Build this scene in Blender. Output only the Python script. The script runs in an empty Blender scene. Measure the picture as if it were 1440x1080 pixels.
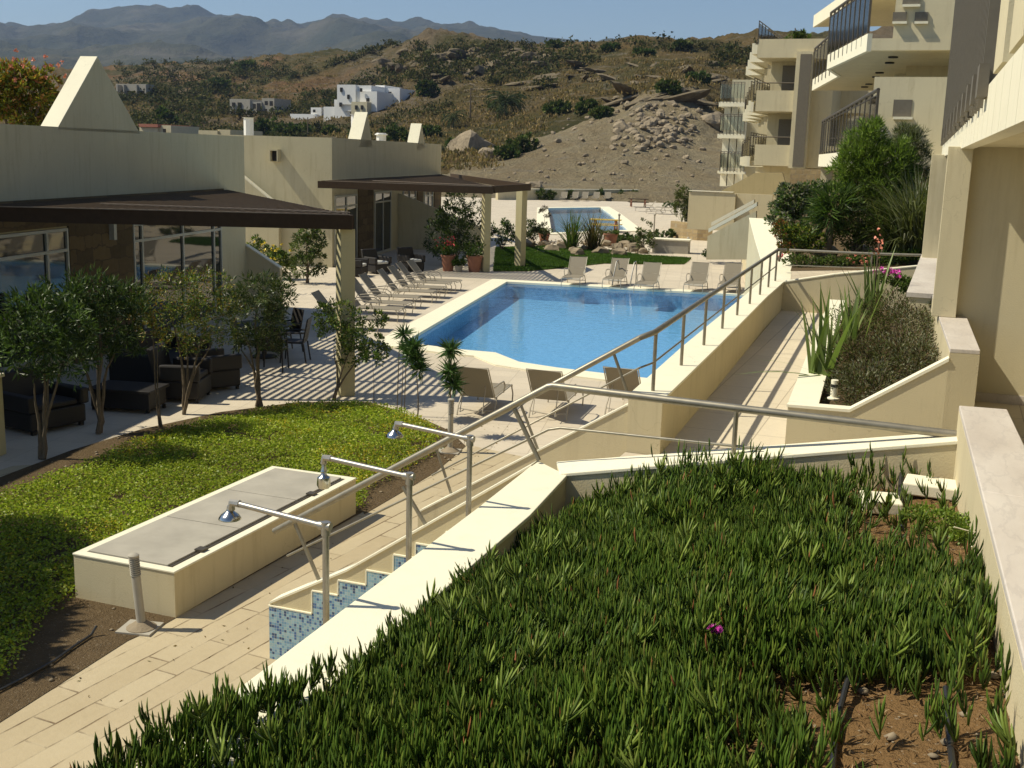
import bpy, bmesh, math, random
import numpy as np
from mathutils import Vector, Matrix
random.seed(7); rng=np.random.default_rng(11)
SC=bpy.context.scene; COL=SC.collection
# ---------------------------------------------------------------- camera model
F=1600.; CX,CY=720.,540.; D1=322.; H=4.5
pitch=math.atan(D1/F); roll=math.atan(240/8270.); yaw=math.atan(615./math.hypot(F,D1))
fw=np.array([-math.sin(yaw)*math.cos(pitch),math.cos(yaw)*math.cos(pitch),-math.sin(pitch)])
r0=np.array([math.cos(yaw),math.sin(yaw),0.]); u0=np.cross(r0,fw)
def _b(r):
    R=r0*math.cos(r)+u0*math.sin(r); return R,np.cross(R,fw)
R_,U_=_b(roll)
def proj(p):
    d=np.array(p,float)-np.array([0,0,H]); z=d@fw
    return (CX+F*(d@R_)/z, CY-F*(d@U_)/z)
if proj((0,20,-1000))[0]>CX: R_,U_=_b(-roll)
O_=np.array([0,0,H])
def ray(x,y): return fw*F+R_*(x-CX)-U_*(y-CY)
def G(x,y,z=0.):
    d=ray(x,y); return O_+d*((z-H)/d[2])
def GY(x,y,Y): d=ray(x,y); return O_+d*(Y/d[1])
def GX(x,y,X): d=ray(x,y); return O_+d*(X/d[0])
def GD(x,y,D): d=ray(x,y); return O_+d*(D/math.hypot(d[0],d[1]))
def GP(x,y,P,ang):
    n=np.array([math.sin(math.radians(ang)),-math.cos(math.radians(ang)),0]); d=ray(x,y)
    return O_+d*(((np.array(P,float)-O_)@n)/(d@n))
def ZAT(y,P):
    lo,hi=-4,min(40,H+0.8*P[1])
    for _ in range(50):
        m=(lo+hi)/2
        if proj((P[0],P[1],m))[1]>y: lo=m
        else: hi=m
    return m
V3=lambda *a: np.array(a,float)
# ---------------------------------------------------------------- materials
class NT:
    def __init__(s,name):
        s.m=bpy.data.materials.new(name); s.m.use_nodes=True; s.t=s.m.node_tree; s.t.nodes.clear()
        s.out=s.n('ShaderNodeOutputMaterial')
    def n(s,typ,ins=None,**kw):
        nd=s.t.nodes.new(typ)
        for k,v in kw.items(): setattr(nd,k,v)
        for k,v in (ins or {}).items():
            i=nd.inputs[k]
            if isinstance(v,bpy.types.NodeSocket): s.t.links.new(v,i)
            else: i.default_value=v
        return nd
    def ramp(s,fac,stops,interp='LINEAR'):
        nd=s.n('ShaderNodeValToRGB',{'Fac':fac}); cr=nd.color_ramp; cr.interpolation=interp
        while len(cr.elements)<len(stops): cr.elements.new(0.5)
        for e,(p,c) in zip(cr.elements,stops): e.position=p; e.color=(c[0],c[1],c[2],1)
        return nd.outputs['Color']
    def mix(s,fac,a,b,mode='MIX'):
        nd=s.n('ShaderNodeMix',data_type='RGBA',blend_type=mode)
        for idx,v in ((0,fac),(6,a),(7,b)):
            i=nd.inputs[idx]
            if isinstance(v,bpy.types.NodeSocket): s.t.links.new(v,i)
            elif idx: i.default_value=(v[0],v[1],v[2],1)
            else: i.default_value=v
        return nd.outputs[2]
    def math(s,op,a,b=0.,c=None):
        nd=s.n('ShaderNodeMath',operation=op)
        for idx,v in enumerate((a,b) if c is None else (a,b,c)):
            if isinstance(v,bpy.types.NodeSocket): s.t.links.new(v,nd.inputs[idx])
            else: nd.inputs[idx].default_value=v
        return nd.outputs[0]
    def pos(s,scale=(1,1,1),rot=0):
        g=s.n('ShaderNodeNewGeometry'); m=s.n('ShaderNodeMapping',{'Vector':g.outputs['Position'],'Scale':scale,'Rotation':(0,0,rot)})
        return m.outputs[0]
    def noise(s,vec,scale,detail=4,rough=.55,out='Fac'):
        return s.n('ShaderNodeTexNoise',{'Vector':vec,'Scale':scale,'Detail':detail,'Roughness':rough}).outputs[out]
    def bump(s,h,dist=.01,st=1.):
        return s.n('ShaderNodeBump',{'Height':h,'Distance':dist,'Strength':st}).outputs[0]
    def pbr(s,col,rough=.7,normal=None,metal=0.,spec=.5,**ins):
        d={'Roughness':rough,'Metallic':metal,'Specular IOR Level':spec}
        d['Base Color']=col if isinstance(col,bpy.types.NodeSocket) else (col[0],col[1],col[2],1)
        if normal is not None: d['Normal']=normal
        d.update(ins)
        b=s.n('ShaderNodeBsdfPrincipled',d); s.t.links.new(b.outputs[0],s.out.inputs[0]); return b
def c3(c,k): return (c[0]*k,c[1]*k,c[2]*k)
def M_plaster(name,col,var=.13,bump=.004,stain=.38):
    t=NT(name); p=t.pos(); n1=t.noise(p,1.1,6); n2=t.noise(p,90,3); st=t.noise(t.pos((3.5,3.5,.35)),1.6,6,.65)
    c=t.mix(t.math('MULTIPLY',n1,1.),c3(col,1-var),c3(col,1+var*.6))
    c=t.mix(t.ramp(st,[(.52,(0,0,0)),(.75,(stain,)*3)]),c,(col[0]*.55,col[1]*.5,col[2]*.42))
    wv=t.n('ShaderNodeVectorMath',{0:p,1:t.noise(p,3.,3,out='Color')},operation='ADD'); vo=t.n('ShaderNodeTexVoronoi',{'Vector':wv.outputs[0],'Scale':.75},feature='DISTANCE_TO_EDGE')
    ck=t.math('MULTIPLY',t.math('LESS_THAN',vo.outputs['Distance'],.0022),t.ramp(t.noise(p,.6,2),[(.5,(0,0,0)),(.6,(.35,)*3)])); c=t.mix(ck,c,(col[0]*.3,col[1]*.28,col[2]*.25))
    bl=t.noise(p,4.5,7,.75); c=t.mix(t.ramp(bl,[(.58,(0,0,0)),(.72,(.22,)*3)]),c,(col[0]*.62,col[1]*.6,col[2]*.55))
    t.pbr(c,.85,t.bump(n2,bump,.6),spec=.2); return t.m
MAT={}
MAT['cream']=M_plaster('cream_render',(.58,.50,.32))
MAT['bldg']=M_plaster('beige_render',(.53,.475,.31))
MAT['coping']=M_plaster('sunlit_coping_paint',(.78,.73,.56),.05,.002,.14)  # wall cream made lighter; sunlit brightness of the tops is in the colour
MAT['white']=M_plaster('white_render',(.78,.77,.74),.05,.002,.08)
MAT['apt']=M_plaster('apartment_render',(.62,.55,.37))
MAT['ochre']=M_plaster('ochre_render',(.52,.42,.22))
def _tile(name,base,grout,w,h,rot=0,var=.1,gs=.006,off=.5,rough=.75,dirt=.2,squash=1):
    t=NT(name); p=t.pos((1,1,1),rot)
    b=t.n('ShaderNodeTexBrick',{'Vector':p,'Scale':1.,'Color1':(1,1,1,1),'Color2':(1-var*2,1-var*2,1-var*2,1),'Mortar':(0,0,0,1),'Mortar Size':gs,'Mortar Smooth':.3,'Bias':0.,'Brick Width':w,'Row Height':h},offset=off,offset_frequency=2,squash=squash)
    n=t.noise(p,.7,6,.6); n2=t.noise(p,14,5,.6)
    c=t.mix(n,c3(base,1-dirt),c3(base,1+dirt*.5)); c=t.mix(.35,c,t.mix(n2,c3(base,.7),c3(base,1.25)))
    c=t.mix(1.,c,b.outputs['Color'],'MULTIPLY')
    c=t.mix(b.outputs['Fac'],c,grout)
    hh=t.math('SUBTRACT',t.math('MULTIPLY',n2,.25),b.outputs['Fac'])
    t.pbr(c,rough,t.bump(hh,.006,.7),spec=.3); return t.m
MAT['paving']=_tile('pool_deck_tiles',(.60,.52,.40),(.42,.36,.27),.6,.6,math.radians(-11.6),.05,.005,0.,dirt=.30)
MAT['corr']=_tile('walkway_tiles',(.63,.55,.41),(.40,.34,.25),.9,.9,0,.04,.006,0.)
def _stamp():
    t=NT('stamped_concrete'); g=t.n('ShaderNodeNewGeometry'); wv=t.n('ShaderNodeTexNoise',{'Vector':g.outputs['Position'],'Scale':2.2,'Detail':3.})
    v=t.n('ShaderNodeMix',data_type='VECTOR'); v.inputs[0].default_value=.022; t.t.links.new(g.outputs['Position'],v.inputs[4]); t.t.links.new(wv.outputs['Color'],v.inputs[5])
    mp=t.n('ShaderNodeMapping',{'Vector':v.outputs[1],'Rotation':(0,0,math.radians(5-90))})
    b=t.n('ShaderNodeTexBrick',{'Vector':mp.outputs[0],'Scale':1.,'Color1':(1,1,1,1),'Color2':(.90,.88,.85,1),'Mortar':(.9,.9,.9,1),'Mortar Size':.010,'Mortar Smooth':.5,'Brick Width':1.25,'Row Height':.235},offset=.37,offset_frequency=2,squash=.55,squash_frequency=3)
    p=t.pos(); n=t.noise(p,.8,6,.6); n2=t.noise(p,11,6,.65); brk=t.ramp(t.noise(p,1.7,4,.6),[(.44,(.05,)*3),(.62,(.9,)*3)])
    f=t.math('MULTIPLY',b.outputs['Fac'],brk); c=t.mix(n,(.42,.345,.215),(.57,.485,.33)); c=t.mix(t.math('MULTIPLY',n2,.5),c,(.37,.29,.17)); c=t.mix(1.,c,b.outputs['Color'],'MULTIPLY'); c=t.mix(f,c,(.16,.10,.05))
    t.pbr(c,.78,t.bump(t.math('SUBTRACT',t.math('MULTIPLY',n2,.4),f),.014,.9),spec=.3); return t.m
MAT['pathc']=_stamp()
def M_stone(name,c1,c2,mort,w=.35,h=.16,dist=.06):
    t=NT(name); g=t.n('ShaderNodeNewGeometry'); sp=t.n('ShaderNodeSeparateXYZ',{'Vector':g.outputs['Position']})
    u=t.math('ADD',sp.outputs[0],sp.outputs[1]); cb=t.n('ShaderNodeCombineXYZ',{'X':u,'Y':sp.outputs[2],'Z':0.})
    wn=t.noise(g.outputs['Position'],3,3,out='Color')
    v=t.n('ShaderNodeMix',data_type='VECTOR'); v.inputs[0].default_value=dist; t.t.links.new(cb.outputs[0],v.inputs[4]); t.t.links.new(wn,v.inputs[5])
    b=t.n('ShaderNodeTexBrick',{'Vector':v.outputs[1],'Scale':1.,'Color1':(*c1,1),'Color2':(*c2,1),'Mortar':(*mort,1),'Mortar Size':.012,'Mortar Smooth':.2,'Brick Width':w,'Row Height':h})
    n=t.noise(g.outputs['Position'],8,5); c=t.mix(n,t.mix(1.,b.outputs[0],(.6,.6,.6),'MULTIPLY'),b.outputs[0])
    t.pbr(c,.9,t.bump(t.math('SUBTRACT',n,b.outputs['Fac']),.02,.8),spec=.2); return t.m
MAT['cladding']=M_stone('brown_stone_cladding',(.21,.15,.075),(.12,.09,.05),(.12,.09,.055),.42,.24,.22)
MAT['honey']=M_stone('honey_stone',(.50,.38,.20),(.36,.26,.14),(.42,.34,.22),.3,.2)
def M_simple(name,col,rough=.6,metal=0.,nscale=20,var=.2,bump=0.,spec=.5):
    t=NT(name); p=t.pos(); n=t.noise(p,nscale,4); c=t.mix(n,c3(col,1-var),c3(col,1+var))
    t.pbr(c,rough,t.bump(n,bump,.6) if bump else None,metal,spec); return t.m
MAT['steel']=M_simple('brushed_steel',(.42,.40,.35),.38,.9,30,.15)
MAT['galv']=M_simple('galvanised_pipe',(.36,.34,.30),.45,.85,25,.25)
MAT['rail']=M_simple('weathered_steel_rail',(.27,.245,.19),.42,.6,12,.35)
MAT['chrome']=M_simple('worn_chrome',(.5,.5,.48),.2,1.,30,.1)
MAT['darkrail']=M_simple('bronze_railing',(.09,.075,.055),.5,.4,20,.2)
MAT['wood']=M_simple('dark_pergola_wood',(.050,.031,.017),.75,0,9,.35,.004,.2)
MAT['woodtop']=M_simple('weathered_pergola_slats',(.065,.043,.024),.8,0,9,.35,.003,.2)
MAT['sling']=M_simple('taupe_sling_fabric',(.23,.20,.15),.8,0,160,.25,.001,.2)
MAT['frame']=M_simple('beige_lounger_frame',(.36,.32,.25),.45,.2,20,.1)
MAT['rattan']=M_simple('dark_rattan',(.012,.009,.007),.6,0,60,.5,.004)
MAT['cushion']=M_simple('pale_cushion',(.5,.5,.47),.9,0,15,.1)
MAT['terracotta']=M_simple('terracotta',(.30,.13,.075),.8,0,10,.25,.002)
MAT['concrete']=M_simple('grey_concrete',(.36,.33,.27),.85,0,2.6,.32,.003)
MAT['whiteframe']=M_simple('window_frame_paint',(.42,.42,.36),.5,0,10,.06)
MAT['hose']=M_simple('black_irrigation_hose',(.02,.02,.02),.45,0,30,.2)
MAT['roofred']=M_simple('red_roof_tiles',(.35,.13,.08),.8,0,6,.3)
MAT['yellow']=M_simple('yellow_wood',(.55,.38,.04),.6,0,9,.2)
MAT['blue']=M_simple('blue_paint',(.05,.12,.35),.6)
MAT['dark']=M_simple('dark_opening',(.012,.011,.010),.8)
MAT['louvre']=M_simple('taupe_louvre',(.16,.14,.105),.6,.2,14,.2)
MAT['bark']=M_simple('grey_bark',(.14,.11,.075),.9,0,25,.4,.01,.1)
MAT['rock']=M_simple('pale_rock',(.26,.21,.145),.95,0,2.6,.55,.12,.1)
MAT['edgelit']=M_simple('beam_edge_highlight',(.27,.21,.15),.6,.2,12,.3)  # pale colour painting the light caught along pergola beam edges
MAT['darkrock']=M_simple('weathered_rock',(.155,.125,.082),.95,0,1.6,.6,.2,.1)
MAT['steps']=M_simple('step_stone',(.5,.43,.33),.8,0,8,.1)
def _glass():
    t=NT('window_glass'); p=t.pos(); n=t.noise(p,1.2,2)
    t.pbr((.012,.016,.018),.03,t.bump(n,.003,.3),0,.9); return t.m
MAT['glass']=_glass()
def _bglass():
    t=NT('balcony_glass'); g=t.n('ShaderNodeBsdfGlossy',{'Roughness':.05}); tr=t.n('ShaderNodeBsdfTransparent',{'Color':(.84,.86,.83,1)})
    f=t.n('ShaderNodeFresnel',{'IOR':1.5}); m=t.n('ShaderNodeMixShader',{0:t.math('ADD',f.outputs[0],.02),1:tr.outputs[0],2:g.outputs[0]})
    t.t.links.new(m.outputs[0],t.out.inputs[0]); return t.m
MAT['bglass']=_bglass()
def _marble():
    t=NT('marble_cap'); p=t.pos((1,.35,1),.5); n=t.noise(p,2.2,8,.7); v=t.noise(t.pos((2,.6,1),.9),3,6,.6)
    c=t.ramp(n,[(.3,(.50,.44,.38)),(.6,(.62,.565,.50)),(.8,(.68,.62,.54))]); c=t.mix(t.ramp(v,[(.49,(0,0,0)),(.52,(.35,)*3),(.56,(0,0,0))]),c,(.40,.36,.33))
    t.pbr(c,.5,t.bump(n,.002,.3),spec=.35); return t.m
MAT['marble']=_marble()
def _cells(name,size,axes,cols,grout,gw=.09,rough=.2):
    t=NT(name); g=t.n('ShaderNodeNewGeometry'); s=t.n('ShaderNodeVectorMath',{0:g.outputs['Position'],1:(1/size,)*3},operation='MULTIPLY')
    fl=t.n('ShaderNodeVectorMath',{0:s.outputs[0]},operation='FLOOR'); fr=t.n('ShaderNodeVectorMath',{0:s.outputs[0]},operation='FRACTION')
    a=t.n('ShaderNodeSeparateXYZ',{'Vector':fl.outputs[0]}); b=t.n('ShaderNodeSeparateXYZ',{'Vector':fr.outputs[0]})
    cb=t.n('ShaderNodeCombineXYZ',{'X':a.outputs[axes[0]],'Y':a.outputs[axes[1]],'Z':0.})
    w=t.n('ShaderNodeTexWhiteNoise',{'Vector':cb.outputs[0]})
    st=[(i/len(cols),c) for i,c in enumerate(cols)]
    c=t.ramp(w.outputs['Value'],st,'CONSTANT')
    g1=t.math('LESS_THAN',b.outputs[axes[0]],gw); g2=t.math('LESS_THAN',b.outputs[axes[1]],gw)
    gg=t.math('MAXIMUM',g1,g2); c=t.mix(gg,c,grout); t.pbr(c,rough,t.bump(t.math('SUBTRACT',1.,gg),.001,.5)); return t.m
LB=[(.20,.36,.46),(.26,.44,.52),(.14,.28,.42),(.30,.46,.52),(.05,.13,.30),(.22,.38,.50),(.03,.07,.16),(.17,.33,.45),(.28,.42,.46)]
MAT['mosaic']=_cells('blue_glass_mosaic',.0255,(0,2),LB,(.45,.47,.46))
def _basin():
    t=NT('pool_mosaic'); p=t.pos(); n=t.noise(p,7,4,.85); n2=t.noise(p,.5,2)
    v=t.n('ShaderNodeTexVoronoi',{'Vector':p,'Scale':3.2},feature='SMOOTH_F1'); 
    c=t.mix(t.ramp(n,[(.35,(0,0,0)),(.65,(1,1,1))]),(.22,.43,.64),(.46,.67,.84))
    t.pbr(c,.5); return t.m
MAT['basin']=_basin()
def _water():
    t=NT('pool_water'); p=t.pos(); n=t.noise(p,5,3,.5); n2=t.noise(p,1.2,2)
    bp=t.bump(t.math('ADD',n,n2),.018,.35)
    g=t.n('ShaderNodeBsdfGlossy',{'Roughness':.02,'Normal':bp}); tr=t.n('ShaderNodeBsdfTransparent',{'Color':(.60,.81,.93,1)})
    f=t.n('ShaderNodeFresnel',{'IOR':1.33,'Normal':bp}); m=t.n('ShaderNodeMixShader',{0:f.outputs[0],1:tr.outputs[0],2:g.outputs[0]})
    t.t.links.new(m.outputs[0],t.out.inputs[0]); return t.m
MAT['water']=_water()
def _soil(name,a,b,sc=6):
    t=NT(name); p=t.pos(); n=t.noise(p,sc,10,.7); m=t.noise(p,sc*7,4,.7); k=t.ramp(t.noise(p,sc*9,2,.5),[(.66,(0,0,0)),(.70,(1,1,1))])
    c=t.mix(n,a,b); c=t.mix(t.math('MULTIPLY',m,.4),c,c3(a,.4)); c=t.mix(t.math('MULTIPLY',k,.5),c,(.42,.36,.27))
    t.pbr(c,.95,t.bump(t.math('ADD',n,m),.05,.9),spec=.1); return t.m
MAT['soil']=_soil('garden_soil',(.10,.068,.036),(.22,.155,.085))
MAT['redsoil']=_soil('bed_soil',(.17,.098,.040),(.33,.20,.088),5)
def _leaf(name,gloss=.25,trans=.35,rough=.45):
    t=NT(name); a=t.n('ShaderNodeAttribute',attribute_name='col'); c=a.outputs['Color']
    b=t.n('ShaderNodeBsdfPrincipled',{'Base Color':c,'Roughness':rough,'Specular IOR Level':gloss})
    tc=t.mix(.5,c,t.mix(1.,c,(1.2,1.5,.4),'MULTIPLY')); tr=t.n('ShaderNodeBsdfTranslucent',{'Color':tc})
    m=t.n('ShaderNodeMixShader',{0:trans,1:b.outputs[0],2:tr.outputs[0]}); t.t.links.new(m.outputs[0],t.out.inputs[0]); return t.m
MAT['leaf']=_leaf('foliage'); MAT['leafgloss']=_leaf('glossy_foliage',.38,.25,.42); MAT['dry']=_leaf('matt_foliage',.1,.25,.8)
def _flat(name,c,e=None):
    t=NT(name); t.pbr(c,.5); return t.m
MAT['pink']=_flat('magenta_petals',(.62,.06,.42)); MAT['red']=_flat('red_petals',(.6,.05,.06)); MAT['yflower']=_flat('yellow_petals',(.75,.6,.05)); MAT['wflower']=_flat('white_petals',(.7,.7,.65)); MAT['coral']=_flat('coral_petals',(.7,.25,.16))
# ---------------------------------------------------------------- mesh helpers
def worldloc(o):
    v=Vector((0,0,0))
    while o: v+=o.location; o=o.parent
    return v
def tag(o,label=None,cat=None,group=None,kind=None):
    if label: o['label']=label
    if cat: o['category']=cat
    if group: o['group']=group
    if kind: o['kind']=kind
    return o
def thing(name,label,cat,loc=(0,0,0),group=None):
    o=bpy.data.objects.new(name,None); COL.objects.link(o); o.location=tuple(float(v) for v in loc); o.empty_display_size=.2
    return tag(o,label,cat,group)
def rawmesh(name,V,faces,mat,parent=None,smooth=False,col=None,origin=None):
    """faces: list of tuples or (n,k) int array"""
    V=np.asarray(V,float).reshape(-1,3)
    me=bpy.data.meshes.new(name)
    if parent is not None: off=np.array(worldloc(parent)); loc=(0,0,0)
    elif origin is not None: off=np.array(origin,float); loc=tuple(off)
    else:
        off=V.mean(0) if len(V) else V3(0,0,0); off=np.array([off[0],off[1],V[:,2].min()]); loc=tuple(off)
    V=V-off
    if isinstance(faces,np.ndarray):
        n,k=faces.shape; me.vertices.add(len(V)); me.vertices.foreach_set('co',V.ravel())
        me.loops.add(n*k); me.loops.foreach_set('vertex_index',faces.ravel().astype(np.int32))
        me.polygons.add(n); me.polygons.foreach_set('loop_start',np.arange(0,n*k,k,dtype=np.int32)); me.polygons.foreach_set('loop_total',np.full(n,k,dtype=np.int32))
    else: me.from_pydata(V.tolist(),[],[list(map(int,f)) for f in faces])
    if col is not None:
        a=me.color_attributes.new('col','FLOAT_COLOR','POINT'); c=np.ones((len(V),4)); c[:,:3]=col; a.data.foreach_set('color',c.ravel())
    me.update(calc_edges=True)
    if smooth: me.polygons.foreach_set('use_smooth',[True]*len(me.polygons))
    me.materials.append(MAT[mat] if isinstance(mat,str) else mat)
    o=bpy.data.objects.new(name,me); COL.objects.link(o); o.location=loc
    if parent is not None: o.parent=parent
    return o
class MB:
    def __init__(s): s.v=[]; s.f=[]
    def add(s,V,Fs):
        b=len(s.v); s.v+= [tuple(map(float,p)) for p in V]; s.f+=[tuple(i+b for i in f) for f in Fs]; return s
    def hexa(s,b4,t4):
        return s.add(list(b4)+list(t4),[(3,2,1,0),(4,5,6,7),(0,1,5,4),(1,2,6,5),(2,3,7,6),(3,0,4,7)])
    def box(s,x0,x1,y0,y1,z0,z1):
        return s.hexa([(x0,y0,z0),(x1,y0,z0),(x1,y1,z0),(x0,y1,z0)],[(x0,y0,z1),(x1,y0,z1),(x1,y1,z1),(x0,y1,z1)])
    def obox(s,c,ax,L,W,z0,z1):
        """box centred c (x,y), long axis at angle ax degrees"""
        a=math.radians(ax); u=(math.cos(a)*L/2,math.sin(a)*L/2); v=(-math.sin(a)*W/2,math.cos(a)*W/2)
        p=[(c[0]-u[0]-v[0],c[1]-u[1]-v[1]),(c[0]+u[0]-v[0],c[1]+u[1]-v[1]),(c[0]+u[0]+v[0],c[1]+u[1]+v[1]),(c[0]-u[0]+v[0],c[1]-u[1]+v[1])]
        return s.hexa([(*q,z0) for q in p],[(*q,z1) for q in p])
    def prism(s,poly,z0,z1):
        """poly list of (x,y) ccw; z0,z1 scalars or lists"""
        n=len(poly); zb=z0 if hasattr(z0,'__len__') else [z0]*n; zt=z1 if hasattr(z1,'__len__') else [z1]*n
        a=sum(poly[i][0]*poly[(i+1)%n][1]-poly[(i+1)%n][0]*poly[i][1] for i in range(n))
        if a<0: poly=poly[::-1]; zb=list(zb)[::-1]; zt=list(zt)[::-1]
        V=[(p[0],p[1],z) for p,z in zip(poly,zb)]+[(p[0],p[1],z) for p,z in zip(poly,zt)]
        return s.add(V,[tuple(range(n))[::-1],tuple(range(n,2*n))]+[(i,(i+1)%n,n+(i+1)%n,n+i) for i in range(n)])
    def wall(s,p0,p1,th,zb,zt,side=1):
        """vertical slab from p0 to p1 (x,y), thickness th to the left(side=1)/right; zb,zt=(at p0,at p1)"""
        d=np.array(p1[:2],float)-np.array(p0[:2],float); d/=np.linalg.norm(d); n=np.array([-d[1],d[0]])*th*side
        P=[tuple(p0[:2]),tuple(p1[:2]),(p1[0]+n[0],p1[1]+n[1]),(p0[0]+n[0],p0[1]+n[1])]
        f=lambda z: [z[0],z[1],z[1],z[0]] if hasattr(z,'__len__') else z
        return s.prism(P,f(zb),f(zt))
    def extr(s,poly3,d):
        """planar polygon of 3d points extruded by vector d"""
        n=len(poly3); A=[np.array(p,float) for p in poly3]; B=[p+np.array(d,float) for p in A]
        return s.add(A+B,[tuple(range(n)),tuple(range(n,2*n))[::-1]]+[(i,n+i,n+(i+1)%n,(i+1)%n) for i in range(n)])
    def tube(s,path,r,n=8,cap=True):
        P=[np.array(p,float) for p in path]; m=len(P); R=r if hasattr(r,'__len__') else [r]*m; V=[]; Fs=[]; prev=None
        for i in range(m):
            t=P[min(i+1,m-1)]-P[max(i-1,0)]; t=t/(np.linalg.norm(t)+1e-9)
            if prev is None: a=np.array([0,0,1.]) if abs(t[2])<.9 else np.array([1.,0,0]); u=np.cross(t,a)
            else: u=prev-t*(prev@t)
            u/=np.linalg.norm(u)+1e-9; prev=u; w=np.cross(t,u)
            for k in range(n):
                an=2*math.pi*k/n; V.append(P[i]+R[i]*(u*math.cos(an)+w*math.sin(an)))
        for i in range(m-1):
            for k in range(n): Fs.append((i*n+k,i*n+(k+1)%n,(i+1)*n+(k+1)%n,(i+1)*n+k))
        if cap: Fs+= [tuple(range(n))[::-1],tuple(range((m-1)*n,m*n))]
        return s.add(V,Fs)
    def lathe(s,c,prof,n=16):
        V=[];Fs=[]
        for r,z in prof:
            for k in range(n): a=2*math.pi*k/n; V.append((c[0]+r*math.cos(a),c[1]+r*math.sin(a),c[2]+z))
        m=len(prof)
        for i in range(m-1):
            for k in range(n): Fs.append((i*n+k,i*n+(k+1)%n,(i+1)*n+(k+1)%n,(i+1)*n+k))
        Fs+=[tuple(range(n))[::-1],tuple(range((m-1)*n,m*n))]
        return s.add(V,Fs)
    def build(s,name,mat,parent=None,smooth=False,bevel=0,origin=None):
        o=rawmesh(name,s.v,s.f,mat,parent,False,None,origin)
        if smooth:
            o.data.polygons.foreach_set('use_smooth',[True]*len(o.data.polygons))
            try: o.data.set_sharp_from_angle(angle=math.radians(40))
            except Exception: pass
        if bevel:
            m=o.modifiers.new('b','BEVEL'); m.width=bevel; m.segments=2; m.limit_method='ANGLE'; m.angle_limit=math.radians(40)
        return o
def struct(o): o['kind']='structure'; return o
def dup(root,loc,rz=None,label=None,group=None,sc=None):
    r=root.copy(); COL.objects.link(r); r.location=tuple(map(float,loc))
    if rz is not None: r.rotation_euler=(0,0,rz)
    if sc: r.scale=(sc,sc,sc) if not hasattr(sc,'__len__') else sc
    if label: r['label']=label
    if group: r['group']=group
    def rec(a,b):
        for ch in list(a.children):
            c=ch.copy(); COL.objects.link(c); c.parent=b; rec(ch,c)
    rec(root,r); return r
# ---------------------------------------------------------------- noise
def vnoise(x,y,seed=0):
    xi=np.floor(x).astype(np.int64); yi=np.floor(y).astype(np.int64); xf=x-xi; yf=y-yi
    def h(a,b):
        n=(a*374761393+b*668265263+seed*982451653)&0x7fffffff; n=((n^(n>>13))*1274126177)&0x7fffffff; return ((n^(n>>16))&0xffff)/65535.
    u=xf*xf*(3-2*xf); v=yf*yf*(3-2*yf)
    return (h(xi,yi)*(1-u)+h(xi+1,yi)*u)*(1-v)+(h(xi,yi+1)*(1-u)+h(xi+1,yi+1)*u)*v
def fbm(x,y,o=5,seed=0,g=.5,ridge=False):
    s=0;a=1;t=0
    for i in range(o):
        n=vnoise(x*2**i,y*2**i,seed+i)
        if ridge: n=1-abs(2*n-1)
        s=s+a*n; t+=a; a*=g
    return s/t
def inpoly(P,poly):
    x=P[:,0];y=P[:,1]; c=np.zeros(len(P),bool); n=len(poly)
    for i in range(n):
        x1,y1=poly[i][:2]; x2,y2=poly[(i+1)%n][:2]
        k=((y1>y)!=(y2>y))&(x<(x2-x1)*(y-y1)/((y2-y1) if y2!=y1 else 1e-9)+x1); c^=k
    return c
def scatter(poly,n):
    P=np.array([p[:2] for p in poly]); lo=P.min(0); hi=P.max(0); out=[];
    while sum(map(len,out))<n:
        q=rng.uniform(lo,hi,(n*2,2)); out.append(q[inpoly(q,poly)])
    return np.concatenate(out)[:n]
# ---------------------------------------------------------------- foliage
def unit(a): return a/(np.linalg.norm(a,axis=-1,keepdims=True)+1e-9)
def leaves(pos,dirs,L,W,col,bend=.25,fold=.2):
    """rhombic folded leaves: returns V,F,C. pos,dirs (n,3); L,W (n,)"""
    n=len(pos); d=unit(dirs); r=unit(rng.normal(size=(n,3))); s=unit(np.cross(d,r)); nn=np.cross(s,d)
    L=np.broadcast_to(L,(n,))[:,None]; W=np.broadcast_to(W,(n,))[:,None]
    a=pos; b=pos+d*L*.45+s*W*.5+nn*W*fold; c=pos+d*L-nn*L*bend*.5; e=pos+d*L*.45-s*W*.5+nn*W*fold
    V=np.stack([a,b,c,e],1).reshape(-1,3); Fq=np.arange(4*n).reshape(n,4)
    C=np.repeat(col,4,0); return V,Fq,C
def lc(n,cols,var=.25):
    """random leaf colours from a palette"""
    cols=np.array(cols); k=rng.integers(0,len(cols),n); return cols[k]*rng.uniform(1-var,1+var,(n,1))
GREEN=[(.06,.105,.018),(.085,.14,.025),(.05,.085,.02),(.11,.155,.03)]
DARKG=[(.035,.065,.016),(.055,.09,.022),(.04,.07,.016),(.08,.115,.03)]
YELG=[(.18,.20,.025),(.25,.23,.035),(.11,.15,.025),(.26,.15,.03)]
OLIVE=[(.105,.12,.038),(.135,.14,.05),(.08,.095,.028)]
GREY=[(.20,.21,.13),(.15,.165,.09),(.28,.28,.20)]
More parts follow.
